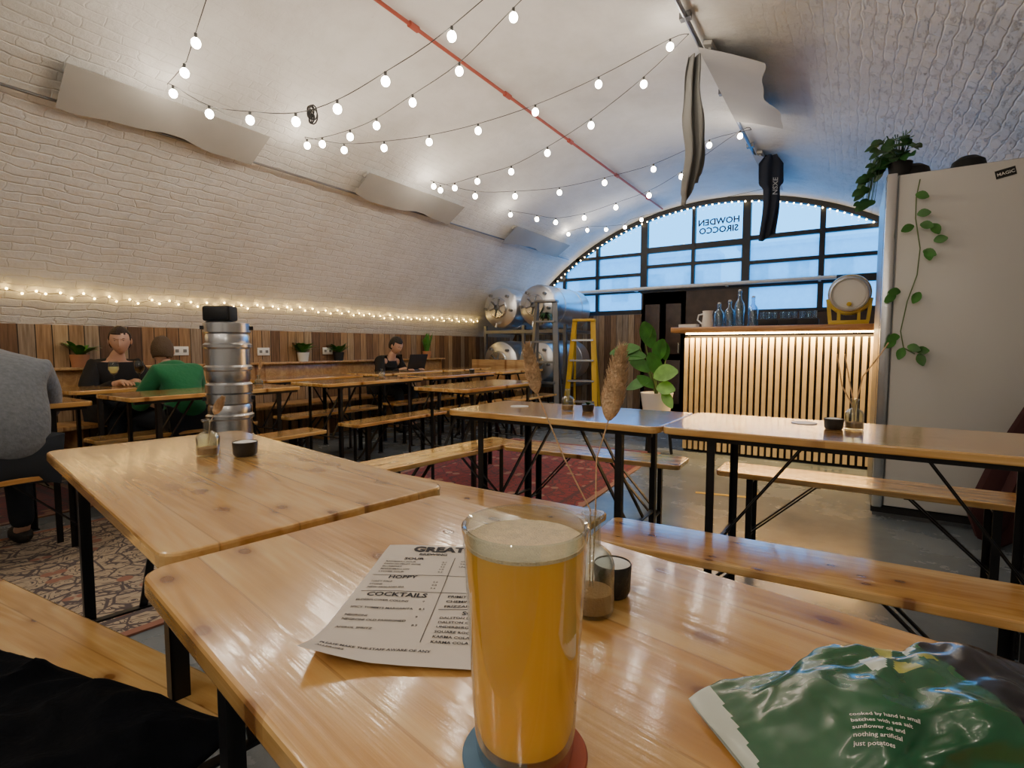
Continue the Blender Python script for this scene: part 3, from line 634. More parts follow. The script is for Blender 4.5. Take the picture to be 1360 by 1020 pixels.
for (u, v, dx, dz) in ((1216, 258, 1, -.3), (1218, 285, 1, .2), (1222, 298, 1, -.2), (1238, 297, .6, -1), (1214, 300, -1, -.3), (1240, 320, 1, .3), (1226, 333, 1, -.4), (1222, 388, -.6, -1), (1196, 388, -1, .2), (1190, 392, -1, -.5), (1232, 330, .2, -1), (1195, 447, -1, -.1), (1190, 452, -1, -.6), (1205, 460, 1, -.2), (1216, 466, 1, .2), (1220, 470, .4, -1), (1200, 462, -.4, -1)):
    q = PY(u, v, 3.92)-pts[0]; b.leaf(q, (dx, -.35, dz), .068, .05, .15, 5, up=Vector((0, -1, .1)))
b.build('foliage', M['leaf'], t)
o = MB().lathe([(0, 0), (.05, 0), (.12, .12), (.11, .45), (.07, .8), (.03, .95), (0, .96)], seg=28)
for v_ in o.bm.verts:
    a = math.atan2(v_.co.y, v_.co.x); k_ = 1+.22*math.cos(7*a); v_.co.x *= k_; v_.co.y *= k_
t = thing('closed_parasol', 'dark maroon folded canvas parasol leaning at the right edge below the fridge', 'parasol', (.66, 3.70, .02))
cn = o.build('canopy', M['maroon'], t); MB().tube([(0, 0, 0), (0, 0, 1.02)], .014).build('pole', M['black'], t)
t.rotation_euler = (R(-4), R(16), 0)
# ------------------------------------------------------------ TANKS
rack = thing('tank_rack', 'steel frame rack carrying the four horizontal tanks', 'rack', (-4.28, 7.5, 0))
b = MB()
for x in (-.72, 0, .72):
    for y in (-.5, .5): b.bar((x, y, 0), (x, y, 1.4), .045)
for z in (.48, 1.30):
    for y in (-.5, .5): b.bar((-.72, y, z), (.72, y, z), .05)
    for x in (-.72, 0, .72): b.bar((x, -.5, z), (x, .5, z), .04)
b.build('frame', M['steel_dark'], rack, smooth=False)
def tank(x, z, label):
    t = thing('steel_tank', label, 'tank', (x, 6.9, z), 0, 'horizontal steel tanks'); r = .318; mx = Matrix.Rotation(-pi/2, 4, 'X')
    MB().lathe([(0, -.07), (.12, -.065), (.24, -.045), (.30, -.01), (r, .04), (r, .30), (r+.006, .305), (r+.006, .33), (r, .335), (r, .9), (r+.006, .905), (r+.006, .93), (r, .935), (r, 1.2), (.26, 1.26), (0, 1.29)], seg=48, mtx=mx).build('shell', M['tank_steel'], t)
    dr = MB().lathe([(.155, -.062), (.165, -.085), (.15, -.10), (.10, -.105), (0, -.11)], seg=32, mtx=mx).build('hatch', M['steel'], t)
    b = MB()
    for k in range(6):
        a = k*pi/3+.3; b.bar((.03*math.cos(a), -.118, .03*math.sin(a)), (.14*math.cos(a), -.112, .14*math.sin(a)), .016)
    b.lathe([(.035, -.14), (.045, -.13), (.035, -.11), (0, -.11)], seg=16, mtx=mx); b.build('hatch_clamp', M['steel_dark'], dr)
    for a in (-.2, .8, 2.2, 3.2): MB().tube([(.235*math.cos(a), -.04, .235*math.sin(a)), (.235*math.cos(a), -.10, .235*math.sin(a))], .022, 10).build('port', M['steel_dark'], t)
    MB().tube([(0, -.03, -.25), (0, -.12, -.25), (0, -.13, -.31)], .016, 8).build('valve', M['steel'], t)
tank(-4.64, 1.67, 'upper left horizontal steel tank on the rack'); tank(-3.98, 1.68, 'upper right horizontal steel tank on the rack')
tank(-4.64, .84, 'lower left horizontal steel tank on the rack'); tank(-3.98, .85, 'lower right horizontal steel tank on the rack')
def ladder(p, rz, h, m, label, op=.75):
    t = thing('step_ladder', label, 'ladder', p, rz); ap = min(.34, op*.45)
    for s in (-1, 1):
        MB().bar((s*.22, 0, 0), (s*.13, ap, h), .07, .03).build('rail', m, t, smooth=False)
        MB().bar((s*.20, op, 0), (s*.13, ap+.03, h-.05), .035, .025).build('rear_leg', m, t, smooth=False)
    k = int(h/.26)
    for i in range(1, k):
        f = i/k; MB().box((0, ap*f, h*f), (.44-.16*f, .09, .025)).build('step', M['steel'] if m is M['yellow'] else m, t, smooth=False)
    MB().box((0, ap+.02, h), (.32, .14, .035), bev=.006).build('cap', m, t); return t
ladder((-3.20, 6.75, 0), R(14), 1.45, M['yellow'], 'yellow stepladder beside the steel tanks', .6)
ladder((-3.60, 6.38, 0), R(8), 1.70, M['steel_dark'], 'grey metal stepladder between the tanks and the yellow one', .30)
# ------------------------------------------------------------ KEGS
dd = ray(304, 500); dd.z = 0; kp = CAM+dd*(3.42/dd.length); KX, KY = kp.x, kp.y
def keg(z, label):
    t = thing('beer_keg', label, 'keg', (KX, KY, z), 0, 'stacked steel kegs'); r = .122; h = .399
    MB().lathe([(0, .03), (r*.8, .03), (r*.9, .0), (r, .005), (r, .05), (r*.88, .062), (r*.93, .08), (r*.93, .125), (r*1.03, .135), (r*1.03, .15), (r*.93, .16), (r*.93, .25), (r*1.03, .26), (r*1.03, .275), (r*.93, .285), (r*.93, .32), (r*.88, .335), (r, .345), (r, .395), (r*.92, h), (r*.88, .39), (r*.85, .36), (0, .37)], seg=36).build('body', M['steel'], t)
    MB().lathe([(.03, .365), (.03, .385), (0, .387)], seg=16).build('valve', M['steel_dark'], t)
    for a in (0, pi): MB().box(((r+.001)*math.cos(a+1), (r+.001)*math.sin(a+1), .37), (.02, .06, .02), Matrix.Rotation(a+1, 3, 'Z')).build('handle_slot', M['blackmat'], t)
for i, lb in enumerate(('bottom keg of the stack left of centre', 'middle keg of the stack left of centre', 'top keg of the stack, under the black speaker')): keg(i*.3995, lb)
t = thing('speaker', 'small black box speaker lying on top of the keg stack', 'speaker', (KX-.03, KY-.02, 1.199), R(32))
MB().box((0, 0, .05), (.16, .09, .085), bev=.012).build('cabinet', M['blackmat'], t); MB().box((0, -.047, .05), (.135, .006, .065), bev=.002).build('grille', M['black'], t)
MB().box((0, 0, .003), (.13, .07, .006)).build('foot', M['black'], t)
# ------------------------------------------------------------ LAMPS on vault
def strip_lamp(y0, y1, x, side, label, seed, wid=.30, lift=0, m='diffuser'):
    ln = y1-y0; z = arcz(x)-.03
    t = thing('strip_light', label, 'lamp', (x, (y0+y1)/2, z), 0, 'strip lights on the vault')
    tilt = math.atan2(x-VX, z-VZ)
    rot = Matrix.Rotation(tilt, 3, 'Y')
    MB().box((0, 0, 0), (.06, ln, .03), rot, bev=.004).build('housing', M['diffuser'], t)
    MB().tube([(0, -ln/2+.05, -.025), (0, ln/2-.05, -.025)], .012, 10).build('tube', M['whitep'], t)
    rs = random.Random(seed); ph = rs.uniform(0, 6)
    nrm = Vector((-math.sin(tilt), 0, -math.cos(tilt)))
    out = Vector((side*math.cos(tilt), 0, -abs(math.sin(tilt))-.10)).normalized()
    b = MB()
    def fn(a, c):
        w = wid*(.92+.09*math.sin(a*8+ph)+.03*math.sin(a*19+ph)); yy = -ln/2*1.02+ln*1.04*a+.03*c*(.5-a)
        q = Vector((0, yy, 0))+nrm*.040+out*(w*c-.06)+Vector((0, 0, -(.004+.04*lift)*c*(1+math.sin(a*3.4+ph))-.05*lift*c*c)); return q
    b.grid(fn, 40, 8); b.build('cover_sheet', M[m], t, recalc=False)
    return t
strip_lamp(1.28, 2.50, -3.93, -1, 'strip light with flat wavy cover nearest on the left of the vault', 1)
strip_lamp(3.55, 4.95, -3.93, -1, 'strip light with wavy cover, middle one on the left of the vault', 2)
strip_lamp(6.15, 7.7, -3.93, -1, 'strip light with wavy cover on the vault above the tanks', 3)
strip_lamp(3.95, 5.35, -.92, 1, 'strip light with loose pale cover sheet beside the grey cloth', 4, .44, .6, 'cover_pale')
strip_lamp(6.4, 7.7, -.92, 1, 'strip light on the right of the vault beside the navy shirt', 5, .22, .2, 'cover_pale')
def cloth(p, w, L, rz, m, label, fw, name='hanging_cloth', tw=.3, cat='cloth', fold=.022, off=None, rag=.05):
    b = MB()
    def fn(a, c):
        ww = w*fw(c); x = (a-.5)*ww+(off(c) if off else 0); y = fold*math.sin(a*13+c*3.2)+.02*math.sin(c*7); an = tw*c
        return Vector((x*math.cos(an)-y*math.sin(an)+.02*math.sin(c*4), x*math.sin(an)+y*math.cos(an), -L*c-rag*math.sin(a*4+1)*c))
    b.grid(fn, 30, 40); o = b.build(name, m, recalc=False); sm = o.modifiers.new('s', 'SOLIDIFY'); sm.thickness = .003
    o.location = p; o.rotation_euler = (0, 0, rz); tag(o, label, cat); return o
cloth((-1.05, 4.12, 3.20), .155, 1.0, YAW, M['cloth_grey'], 'long grey cloth hanging twisted from the ceiling conduit', lambda c: .55+.45*min(1, c*2.5)+.08*math.sin(c*17)-.12*(c > .93), tw=.15, fold=.032, off=lambda c: -.015*math.sin(c*6), rag=.09)
def shirtw(c): return .45+.55*min(1, max(0, c/.10))-(.33*min(1, max(0, (c-.34)/.05)))
o = cloth((-.80, 6.42, 3.13), .27, .88, YAW, M['cloth_navy'], 'limp dark navy shirt with small white print hanging near the window', shirtw, 'hanging_shirt', .0, 'shirt', .016, rag=.04)
text_obj('shirt_print', [('NSXE', 0, 0, .075, 'LEFT', .01)], M['print'], o, Matrix.Translation((.05, -.055, -.44)) @ Matrix.Rotation(pi/2, 4, 'X') @ Matrix.Rotation(pi/2, 4, 'Z'))
# ------------------------------------------------------------ STRING LIGHTS
b = MB(); b.ico((0, 0, -.02), .024, 2, (1, 1, 1.15)); bo = b.build('bulb', M['bulb']); bulb_me = bo.data; bpy.data.objects.remove(bo)
b = MB(); b.tube([(0, 0, .03), (0, 0, .0)], .008, 8); bo = b.build('socket', M['cable']); sock_me = bo.data; bpy.data.objects.remove(bo)
def clampz(p):
    r = math.hypot(p.x-VX, p.z-VZ)
    if r > VR-.06:
        p = p.copy(); p.z = arcz(p.x, VR-.06)
    return p
def string(A, B, pix=None, label='', pts=None):
    A = Vector(A); B = Vector(B); ps = []
    if pix:
        n_ = (B-A).cross(Vector((0, 0, 1))).normalized()
        for u, v in pix:
            d = ray(u, v); tt = (A-CAM).dot(n_)/d.dot(n_); ps.append(clampz(CAM+d*tt))
    else: ps = [Vector(q) for q in pts]
    ps.sort(key=lambda q: (q-A).length)
    t = thing('string_light', label, 'string light', A, 0, 'festoon strings across the vault')
    path = [A]+[q+Vector((0, 0, .03)) for q in ps]+[B]
    fine = []
    for i in range(len(path)-1):
        p0 = path[max(i-1, 0)]; p1 = path[i]; p2 = path[i+1]; p3 = path[min(i+2, len(path)-1)]
        for k in range(4):
            s = k/4; fine.append(.5*((2*p1)+(p2-p0)*s+(2*p0-5*p1+4*p2-p3)*s*s+(3*p1-p0-3*p2+p3)*s**3))
    fine.append(path[-1])
    MB().tube([q-A for q in fine], .0024, 5).build('wire', M['cable'], t)
    for q in ps:
        o = bpy.data.objects.new('bulb', bulb_me); COL.objects.link(o); o.parent = t; o.location = q-A
        s_ = bpy.data.objects.new('socket', sock_me); COL.objects.link(s_); s_.parent = o
    return ps
A1 = PV(222, 112); A2 = PV(405, 182); A3 = PV(574, 240); A4 = PV(676, 278); B4 = PV(915, 45); B6 = PV(998, 172)
Bz = arcz(-1, VR-.06)
string(A1, (-1, 1.0, Bz), [(260, 52), (245, 92)], 'festoon string at the top left rising out of the picture')
string(A1, (-1, 2.4, Bz), [(230, 120), (278, 147), (332, 155), (393, 157), (448, 140), (512, 103), (600, 43)], 'festoon string from the nearest strip light, sagging then rising towards top centre')
string(A2, (-1, 2.5, Bz), [(408, 190), (428, 188), (465, 178), (500, 163), (548, 132), (610, 90), (682, 18)], 'festoon string rising steeply to the highest bulb at top centre')
string(A2, B4, [(457, 196), (510, 193), (570, 185), (635, 170), (711, 145), (795, 108), (890, 58)], 'upper of two festoon strings ending at the top of the grey cloth')
string(A3, B4, [(585, 250), (604, 247), (634, 238), (679, 225), (727, 200), (785, 163), (855, 108)], 'lower of two festoon strings ending at the top of the grey cloth')
string(A3, B6, [(576, 245), (631, 258), (684, 258), (743, 253), (803, 240), (868, 222), (942, 190)], 'upper festoon string running from the middle strip light towards the navy shirt')
string(A4, B6, [(678, 283), (713, 289), (738, 293), (776, 287), (818, 273), (862, 257), (905, 232), (983, 178)], 'long festoon string nearest the window, ending by the navy shirt')
string(PV(765, 305), (-.95, 7.6, 3.1), [(755, 301), (780, 304), (805, 303), (830, 300), (852, 290)], 'short festoon string close above the arched window')
for k, (ya_, yb_) in enumerate(((.6, -.8), (-1.0, -2.2), (-2.4, -3.4))):  # unseen bulb strings added behind the camera to light the foreground
    A = Vector((-4.0, ya_, 2.62)); B = Vector((.6, yb_, 2.35)); pp = []
    for i in range(1, 10):
        s = i/10; q = A.lerp(B, s); q.z = arcz(q.x)-.1-.5*math.sin(s*pi)*.6; pp.append(q)
    string(A, B, pts=pp, label=['added fill string of bulbs overhead just behind the camera', 'added fill string of bulbs in the middle of the vault behind the camera', 'added fill string of bulbs at the back of the vault behind the camera'][k])
p = PV(414, 152, VR-.25); b = MB(); rs = random.Random(2)
for k in range(7):
    a0 = rs.uniform(0, pi); sx = rs.uniform(.02, .04); sz = rs.uniform(.03, .06); b.tube([Vector((sx*math.cos(t_)*math.cos(a0)+.02*math.sin(k*2), sx*math.cos(t_)*math.sin(a0), sz*math.sin(t_)+.01*k-.03)) for t_ in [i*pi/6 for i in range(13)]], .005, 5)
o = b.build('cable_bundle', M['cable']); o.location = p; tag(o, 'bundle of coiled black cable tied to the festoon string', 'cable')
def fairy(name_label, pts, m, r, group=None):
    t = thing('fairy_lights', name_label, 'fairy lights', pts[0]); o0 = Vector(pts[0])
    MB().tube([Vector(q)-o0 for q in pts], .0014, 4).build('wire', M['cable'], t)
    bb = MB(); bb.ico((0, 0, 0), r, 1); bo = bb.build('bulb', m); me = bo.data; bpy.data.objects.remove(bo)
    for q in pts:
        o = bpy.data.objects.new('bulb', me); COL.objects.link(o); o.parent = t; o.location = Vector(q)-o0
rs = random.Random(9)
pts = []
for i in range(84):
    y = .25+6.9*(i/84)**1.10; z = 1.475+.012*math.sin(y*2.1)+(.013 if i % 2 else -.013)+rs.uniform(-.01, .01); pts.append((arcx(z, VR-.03), y+rs.uniform(-.012, .012), z))
fairy('strand of warm fairy lights along the left wall above the planks', pts, M['fairy'], .0095)
pts = []
for i in range(80):
    a = pi-aa-.03-(pi-2*aa-.1)*i/79; r = VR-.10; pts.append((VX+r*math.cos(a), YB-.06, VZ+r*math.sin(a)))
fairy('strand of fairy lights around the arched window', pts, M['fairyw'], .013)
# ------------------------------------------------------------ small wall things
for u, v, lb in ((240, 466, 'behind the person in green'), (350, 467, 'right of the keg stack'), (435, 466, 'between the two middle wall plants')):
    p = PX(u, v, -5.37); t = thing('wall_socket', 'white double wall socket on the planks, '+lb, 'socket', p, 0, 'wall sockets')
    MB().box((0, 0, 0), (.012, .14, .085), bev=.003).build('plate', M['whitep'], t)
    for yy in (-.035, .035): MB().box((.008, yy, 0), (.004, .03, .03)).build('outlet', M['cloth_grey'], t)
def small_plant(u, kind, potm, label, k=1):
    p = PX(u, 480, -5.31); t = thing('potted_plant', label, 'plant', (-5.31, p.y, .896)); rs = random.Random(u); t.scale = (k, k, k)
    MB().lathe([(0, 0), (.04, 0), (.052, .08), (.044, .08), (.036, .01), (0, .01)], seg=18).build('pot', potm, t)
    b = MB()
    for i in range(14 if kind == 'snake' else 26):
        a = rs.uniform(0, 2*pi)
        if kind == 'snake': b.leaf((.02*math.cos(a), .02*math.sin(a), .06), (math.cos(a)*.25, math.sin(a)*.25, 1), rs.uniform(.14, .24), .03, 0, 5, fold=.4)
        else: b.leaf((.01*math.cos(a), .01*math.sin(a), .07), (math.cos(a), math.sin(a), rs.uniform(.6, 2.4)), rs.uniform(.12, .2), .045, .4, 5)
    b.build('foliage', M['leaf'], t)
small_plant(106, 'b', M['terracotta'], 'small leafy plant on the bench ledge behind the person in black', 1.3)
small_plant(403, 'b', M['ceramic'], 'small leafy plant in a white pot on the wall bench ledge', 1.3)
small_plant(450, 'b', M['blackmat'], 'small leafy plant in a dark pot on the wall bench ledge', 1.3)
small_plant(567, 'snake', M['terracotta'], 'spiky upright plant on the ledge right of the person at the laptop', 1.3)
t = thing('potted_plant', 'small dark green plant hanging on the tanks beside the ladder', 'plant', (-3.74, 6.70, 1.47)); b = MB(); rs = random.Random(21)
MB().lathe([(0, 0), (.04, 0), (.055, .08), (.045, .08), (0, .02)], seg=16).build('pot', M['blackmat'], t)
for i in range(26):
    a = rs.uniform(0, 2*pi); b.leaf((0, 0, .07), (math.cos(a), math.sin(a), rs.uniform(-.3, 1)), rs.uniform(.10, .18), .04, .8, 5)
b.build('foliage', M['leafdark'], t)
# big plant by the bar
p = PY(872, 540, 5.15); px_, py_ = p.x, 5.15
t = thing('plant_stool', 'low dark stool carrying the large leafy plant', 'stool', (px_, py_, 0))
MB().lathe([(0, .38), (.17, .38), (.17, .42), (0, .42)], seg=28).build('seat', M['pine_dark'], t)
for a in (0.4, 2.5, 4.6): MB().bar((.15*math.cos(a), .15*math.sin(a), 0), (.11*math.cos(a), .11*math.sin(a), .38), .028).build('leg', M['black'], t)
t = thing('potted_plant', 'large plant with broad green leaves in a white pot left of the bar', 'plant', (px_, py_, .421))
MB().lathe([(0, 0), (.13, 0), (.155, .17), (.16, .19), (.145, .19), (.135, .16), (.11, .02), (0, .02)], seg=32).build('pot', M['ceramic'], t)
MB().lathe([(0, .155), (.134, .155), (.134, .165), (0, .17)], seg=24).build('soil', M['door'], t)
b = MB(); st_ = MB()
def bigleaf(bl, u, v, L, W, dx, dz, y=5.12, dr=.15):
    tip = PY(u, v, y)-Vector((px_, py_, .421)); st_.tube([(0, 0, .16), (tip*.5+Vector((0, 0, .06))), tip], .006, 6)
    bl.leaf(tip, (dx, -.25, dz), L, W, dr, 7, up=Vector((0, -1, .5)))
bl = MB()
for a in ((866, 462, .32, .16, -.2, 1), (858, 474, .34, .14, -1, .25), (850, 462, .30, .13, -1, -.05), (872, 480, .28, .15, .35, 1.1), (862, 494, .28, .13, -.8, .8), (884, 478, .24, .12, -.1, 1), (864, 504, .24, .12, -1, -.3), (856, 452, .2, .11, .4, .9), (876, 500, .3, .14, -.3, 1), (868, 515, .22, .1, -.6, .6)): bigleaf(b, *a)
for a in ((868, 500, .28, .18, .9, .35), (872, 515, .2, .14, 1, .1), (880, 520, .17, .1, .6, -.7)): bigleaf(bl, *a, y=5.02)
b.build('dark_leaf', M['leaf'], t); bl.build('bright_leaf', M['leaflight'], t)
st_.build('stem', M['stem'], t)
# ------------------------------------------------------------ TABLETOP ITEMS
def vase(p, label, h=.092, r=.024):
    t = thing('bud_vase', label, 'bottle', (p[0], p[1], TT+.0008), 0)
    MB().lathe([(0, 0), (r*.92, 0), (r, .004), (r, h*.50), (r*.82, h*.60), (r*.38, h*.68), (r*.36, h*.94), (r*.50, h*.96), (r*.50, h), (r*.38, h), (r*.29, h*.93), (r*.29, h*.68), (r*.74, h*.59), (r*.93, h*.48), (r*.93, .004), (0, .004)], seg=28).build('glass', M['glass2'], t)
    MB().lathe([(0, .0045), (r*.9, .0045), (r*.9, h*.22), (r*.3, h*.25), (0, h*.24)], seg=24).build('sand', M['sand'], t)
def salt(p, label, r=.021):
    t = thing('salt_bowl', label, 'bowl', (p[0], p[1], TT+.0008), 0)
    MB().lathe([(0, 0), (r*.85, 0), (r, .006), (r*1.07, .037), (r*1.02, .0385), (r*.99, .030), (0, .028)], seg=28).build('bowl', M['bowl'], t)
    MB().lathe([(r*1.0, .0365), (r*.6, .0395), (0, .0395)], seg=24).build('salt', M['salt'], t)
def grass(path, head, hr, label):
    p0 = Vector(path[0]); t = thing('dried_grass', label, 'dried grass', p0)
    MB().tube([Vector(q)-p0 for q in path+[head[0]]], .0009, 5).build('stalk', M['straw'], t)
    a, c = Vector(head[0])-p0, Vector(head[1])-p0; b = MB(); n_ = 12
    prof = [.25, .7, .95, 1, 1, .97, .92, .85, .75, .6, .42, .25, .08]
    b.tube([a.lerp(c, i/n_) for i in range(n_+1)], [hr*k*.85 for k in prof], 14)
    rs = random.Random(int(hr*1e5))
    ax = (c-a).normalized()
    for i in range(1100):
        f = rs.random(); q = a.lerp(c, f); rr = hr*prof[int(f*n_)]*.75; d = ax.orthogonal().normalized(); d.rotate(Matrix.Rotation(rs.uniform(0, 2*pi), 3, ax))
        e = q+d*rr; b.tube([e, e+(d*.5+ax)*hr*rs.uniform(.35, .7)], [.0004, .0001], 3, cap=False)
    b.build('seed_head', M['straw'], t)
vb = PZ(786, 812, TT); vase(vb, 'small glass bottle with dried grass right behind the pint', .112, .0245); salt(PZ(813, 789, TT), 'small black bowl of salt to the right of the pint')
def at_depth(u, v, base, k=1.0):
    d = ray(u, v); hd = math.hypot(base.x-CAM.x, base.y-CAM.y)*k; return CAM+d*(hd/math.hypot(d.x, d.y))
bs = Vector((vb.x, vb.y, TT+.028)); bn = Vector((vb.x, vb.y, TT+.115))
grass([bs, bn+Vector((.003, 0, 0)), at_depth(792, 610, vb)], (at_depth(808, 558, vb), at_depth(826, 462, vb)), .0125, 'large fluffy dried grass head rising from the bottle behind the pint')
grass([bs+Vector((-.003, 0, 0)), bn+Vector((-.003, 0, 0)), at_depth(750, 610, vb, 1.01)], (at_depth(713, 522, vb, 1.01), at_depth(700, 458, vb, 1.01)), .0085, 'smaller dried grass head leaning left from the bottle behind the pint')
v2 = PZ(277, 605, TT); vase(v2, 'small glass bottle with dried flower on the second table at the left', .098, .029); salt(PZ(326, 605, TT), 'small black salt bowl beside the bottle on the second table at left', .03)
grass([Vector((v2.x, v2.y, TT+.03)), at_depth(279, 560, v2)], (at_depth(285, 550, v2), at_depth(296, 528, v2)), .012, 'dried flower in the bottle on the second table at the left')
v3 = PZ(754, 545, TT); vase(v3, 'small glass bottle on the left table of the right-hand row', .10, .03)
p = PZ(781, 546, TT); t = thing('potted_plant', 'tiny green plant in a dark pot on the left table of the right-hand row', 'plant', (p.x, p.y, TT+.001))
MB().lathe([(0, 0), (.025, 0), (.03, .03), (.024, .03), (0, .02)], seg=18).build('pot', M['bowl'], t); b = MB(); rs = random.Random(4)
for i in range(14):
    a = rs.uniform(0, 6.3); b.leaf((0, 0, .025), (math.cos(a), math.sin(a), rs.uniform(.5, 1.5)), .035, .012, .3, 4)
b.build('foliage', M['leafdark'], t)
v4 = PZ(1134, 570, TT); vase(v4, 'small glass bottle with bare twigs on the table before the bar', .11, .03); salt(PZ(1107, 570, TT), 'small black salt bowl beside the twig bottle on the right table', .03)
t = thing('twigs', 'thin dry twigs standing in the bottle on the right table', 'twigs', (v4.x, v4.y, TT+.03)); o_ = Vector((v4.x, v4.y, TT+.03))
for uv in ([(1135, 540), (1128, 505), (1122, 470)], [(1136, 540), (1146, 500), (1170, 470), (1180, 455)], [(1133, 540), (1118, 512), (1112, 470)]):
    MB().tube([(0, 0, 0)]+[at_depth(u, v, v4)-o_ for u, v in uv], .0022, 5).build('twig', M['straw'], t)
for u, v, m, lb in ((1068, 562, M['ceramic'], 'pale paper coaster on the table before the bar'), (690, 540, M['ceramic'], 'pale paper coaster on the left table of the right-hand row')):
    p = PZ(u, v, TT); o = MB().lathe([(0, 0), (.045, 0), (.045, .002), (0, .002)], seg=28).build('coaster', m); o.location = (p.x, p.y, TT+.0006); tag(o, lb, 'coaster')
# pint
gp = PZ(697, 1000, TT)
b = MB(); b.mi = 0; b.lathe([(0, 0), (.0445, 0), (.0455, .001), (.0445, .0025), (0, .0025)], seg=48)
for f in b.bm.faces:
    c = f.calc_center_median(); f.material_index = 1 if c.x*math.cos(YAW+.2)+c.y*math.sin(YAW+.2) > -.005 else 0
o = b.build('coaster', [mat('blue_card', (.10, .20, .32), .7), mat('red_card', (.42, .09, .04), .7)]); o.location = (gp.x, gp.y, TT+.0006); tag(o, 'round blue and red coaster under the pint', 'coaster')
t = thing('pint_of_beer', 'tall straight pint glass of hazy orange beer in the foreground', 'beer glass', (gp.x, gp.y, TT+.0035))
GH = .168; r0, r1 = .0350, .0442
def gr(z):
    f = z/GH; return r0+(r1-r0)*(f**.9)
out_ = [(0, 0), (r0-.003, 0), (r0-.0008, .001), (r0, .004)]+[(gr(z), z) for z in [GH*k/14 for k in range(1, 14)]]+[(r1+.0004, GH-.0035), (r1+.0006, GH-.001), (r1-.0004, GH), (r1-.0022, GH-.0008)]
inn = [(gr(z)-.0024, z) for z in [GH*k/14 for k in range(13, 1, -1)]]+[(r0-.003, .014), (r0-.010, .011), (0, .010)]
MB().lathe(out_+inn, seg=72).build('glass', M['glass2'], t)
BL = GH-.0120
MB().lathe([(0, .0105), (r0-.009, .0115), (r0-.0028, .0150)]+[(gr(z)-.0018, z) for z in [GH*k/14 for k in range(2, 14)] if z < BL-.002]+[(gr(BL-.0016)-.0018, BL-.0016), (0, BL-.0016)], seg=72).build('beer', M['beer'], t)
b = MB(); nr = 26
def fz(r, a): return BL-.0005+.0012*(r/r1)**8+.0004*noise.noise(Vector((r*300*math.cos(a), r*300*math.sin(a), 2)))
rings = [[b.bm.verts.new(((gr(BL-.0020)-.0016)*math.cos(2*pi*k/72), (gr(BL-.0020)-.0016)*math.sin(2*pi*k/72), BL-.0020)) for k in range(72)]]
for i in range(nr, 0, -1):
    rr = (gr(BL)-.0018)*i/nr; rings.append([b.bm.verts.new((rr*math.cos(2*pi*k/72), rr*math.sin(2*pi*k/72), fz(rr, 2*pi*k/72))) for k in range(72)])
for A_, B_ in zip(rings, rings[1:]):
    for k in range(72): b.bm.faces.new((A_[k], A_[(k+1) % 72], B_[(k+1) % 72], B_[k]))
b.bm.faces.new(rings[-1]); b.build('foam', M['foam'], t)
# menu
TL = Vector((-.565, .545)); ux = Vector((.872, .49)); uy = Vector((.49, -.872))
mm = thing('menu', 'creased paper drinks menu lying left of the pint', 'menu', (TL.x, TL.y, TT+.001), math.atan2(ux.y, ux.x))
def mz(x, y):
    z = .0012
    e = max(0, (.07-x)/.07)*max(0, (-y-.22)/.077); z += .014*e**1.3
    z += .0016*max(0, math.sin((x*1.2-y)*38))*.5 + .005*max(0, (-y-.27)/.027)*max(0, 1-abs(x-.02)/.2)
    z += .004*max(0, 1-abs(x-.195)/.03)*max(0, 1-abs(y+.03)/.06)
    return z
b = MB(); b.grid(lambda a, c: Vector((a*.21, -c*.297, mz(a*.21, -c*.297))), 30, 40); o = b.build('sheet', M['paper'], mm, recalc=False)
it = [('GREAT', .040, -.024, .024, 'LEFT', .05), ('BREWING', .052, -.037, .009, 'LEFT', .03), ('SOUR', .035, -.053, .0105, 'LEFT', .03), ('HOPPY', .030, -.112, .0115, 'LEFT', .03), ('COCKTAILS', .018, -.161, .0135, 'LEFT', .03), ('WINE', .135, -.15, .0105), ('SOFT', .138, -.20, .0105, 'LEFT', .03), ('PALE', .135, -.05, .010)]
def rowsx(x, y, ls, s=.0052, pr=None):
    for i, q in enumerate(ls):
        it.append((q, x, y-i*s*1.55, s, 'LEFT', .02))
        if pr: it.append((pr[i % len(pr)], x+.078, y-i*s*1.55, s))
rowsx(.012, -.062, ['RASPBERRY SOUR', 'PASSION FRUIT GOSE', 'BLUEBERRY', 'MARSHMALLOW', 'LYCHEE SOUR'], pr=['4.2', '5.0'])
rowsx(.012, -.123, ['HAZY PALE', 'STONE', 'NEW ZEALAND IPA'], pr=['5.6', '6.0'])
rowsx(.010, -.173, ['ELDERFLOWER COLLINS', '', 'SPICY TOMMYS MARGARITA', '', 'NEGRONI', 'NEGRONI OLD FASHIONED', '', 'APEROL SPRITZ'], .0056, pr=['9', '', '8.5', ''])
rowsx(.115, -.160, ['PRIMITIVO', 'CHEMIN BLANC', 'FRIZZANTE'], .0075)
rowsx(.115, -.209, ['DALSTON LEMONADE', 'DALSTON CHERRY', 'UNDERBERG', 'SQUARE ROOT GINGER', 'KARMA COLA', 'KARMA COLA SUGAR FREE'], .0060)
rowsx(.115, -.06, ['CREAM ALE', 'TABLE BEER', 'UNION'], .0056)
rowsx(.010, -.272, ['PLEASE MAKE THE STAFF AWARE OF ANY', 'ALLERGIES'], .0058)
it = [q for q in it if q[0]]
tx = text_obj('printed_text', it, M['ink'], mm)
for v_ in tx.data.vertices: v_.co.z = mz(v_.co.x, v_.co.y)+.0007
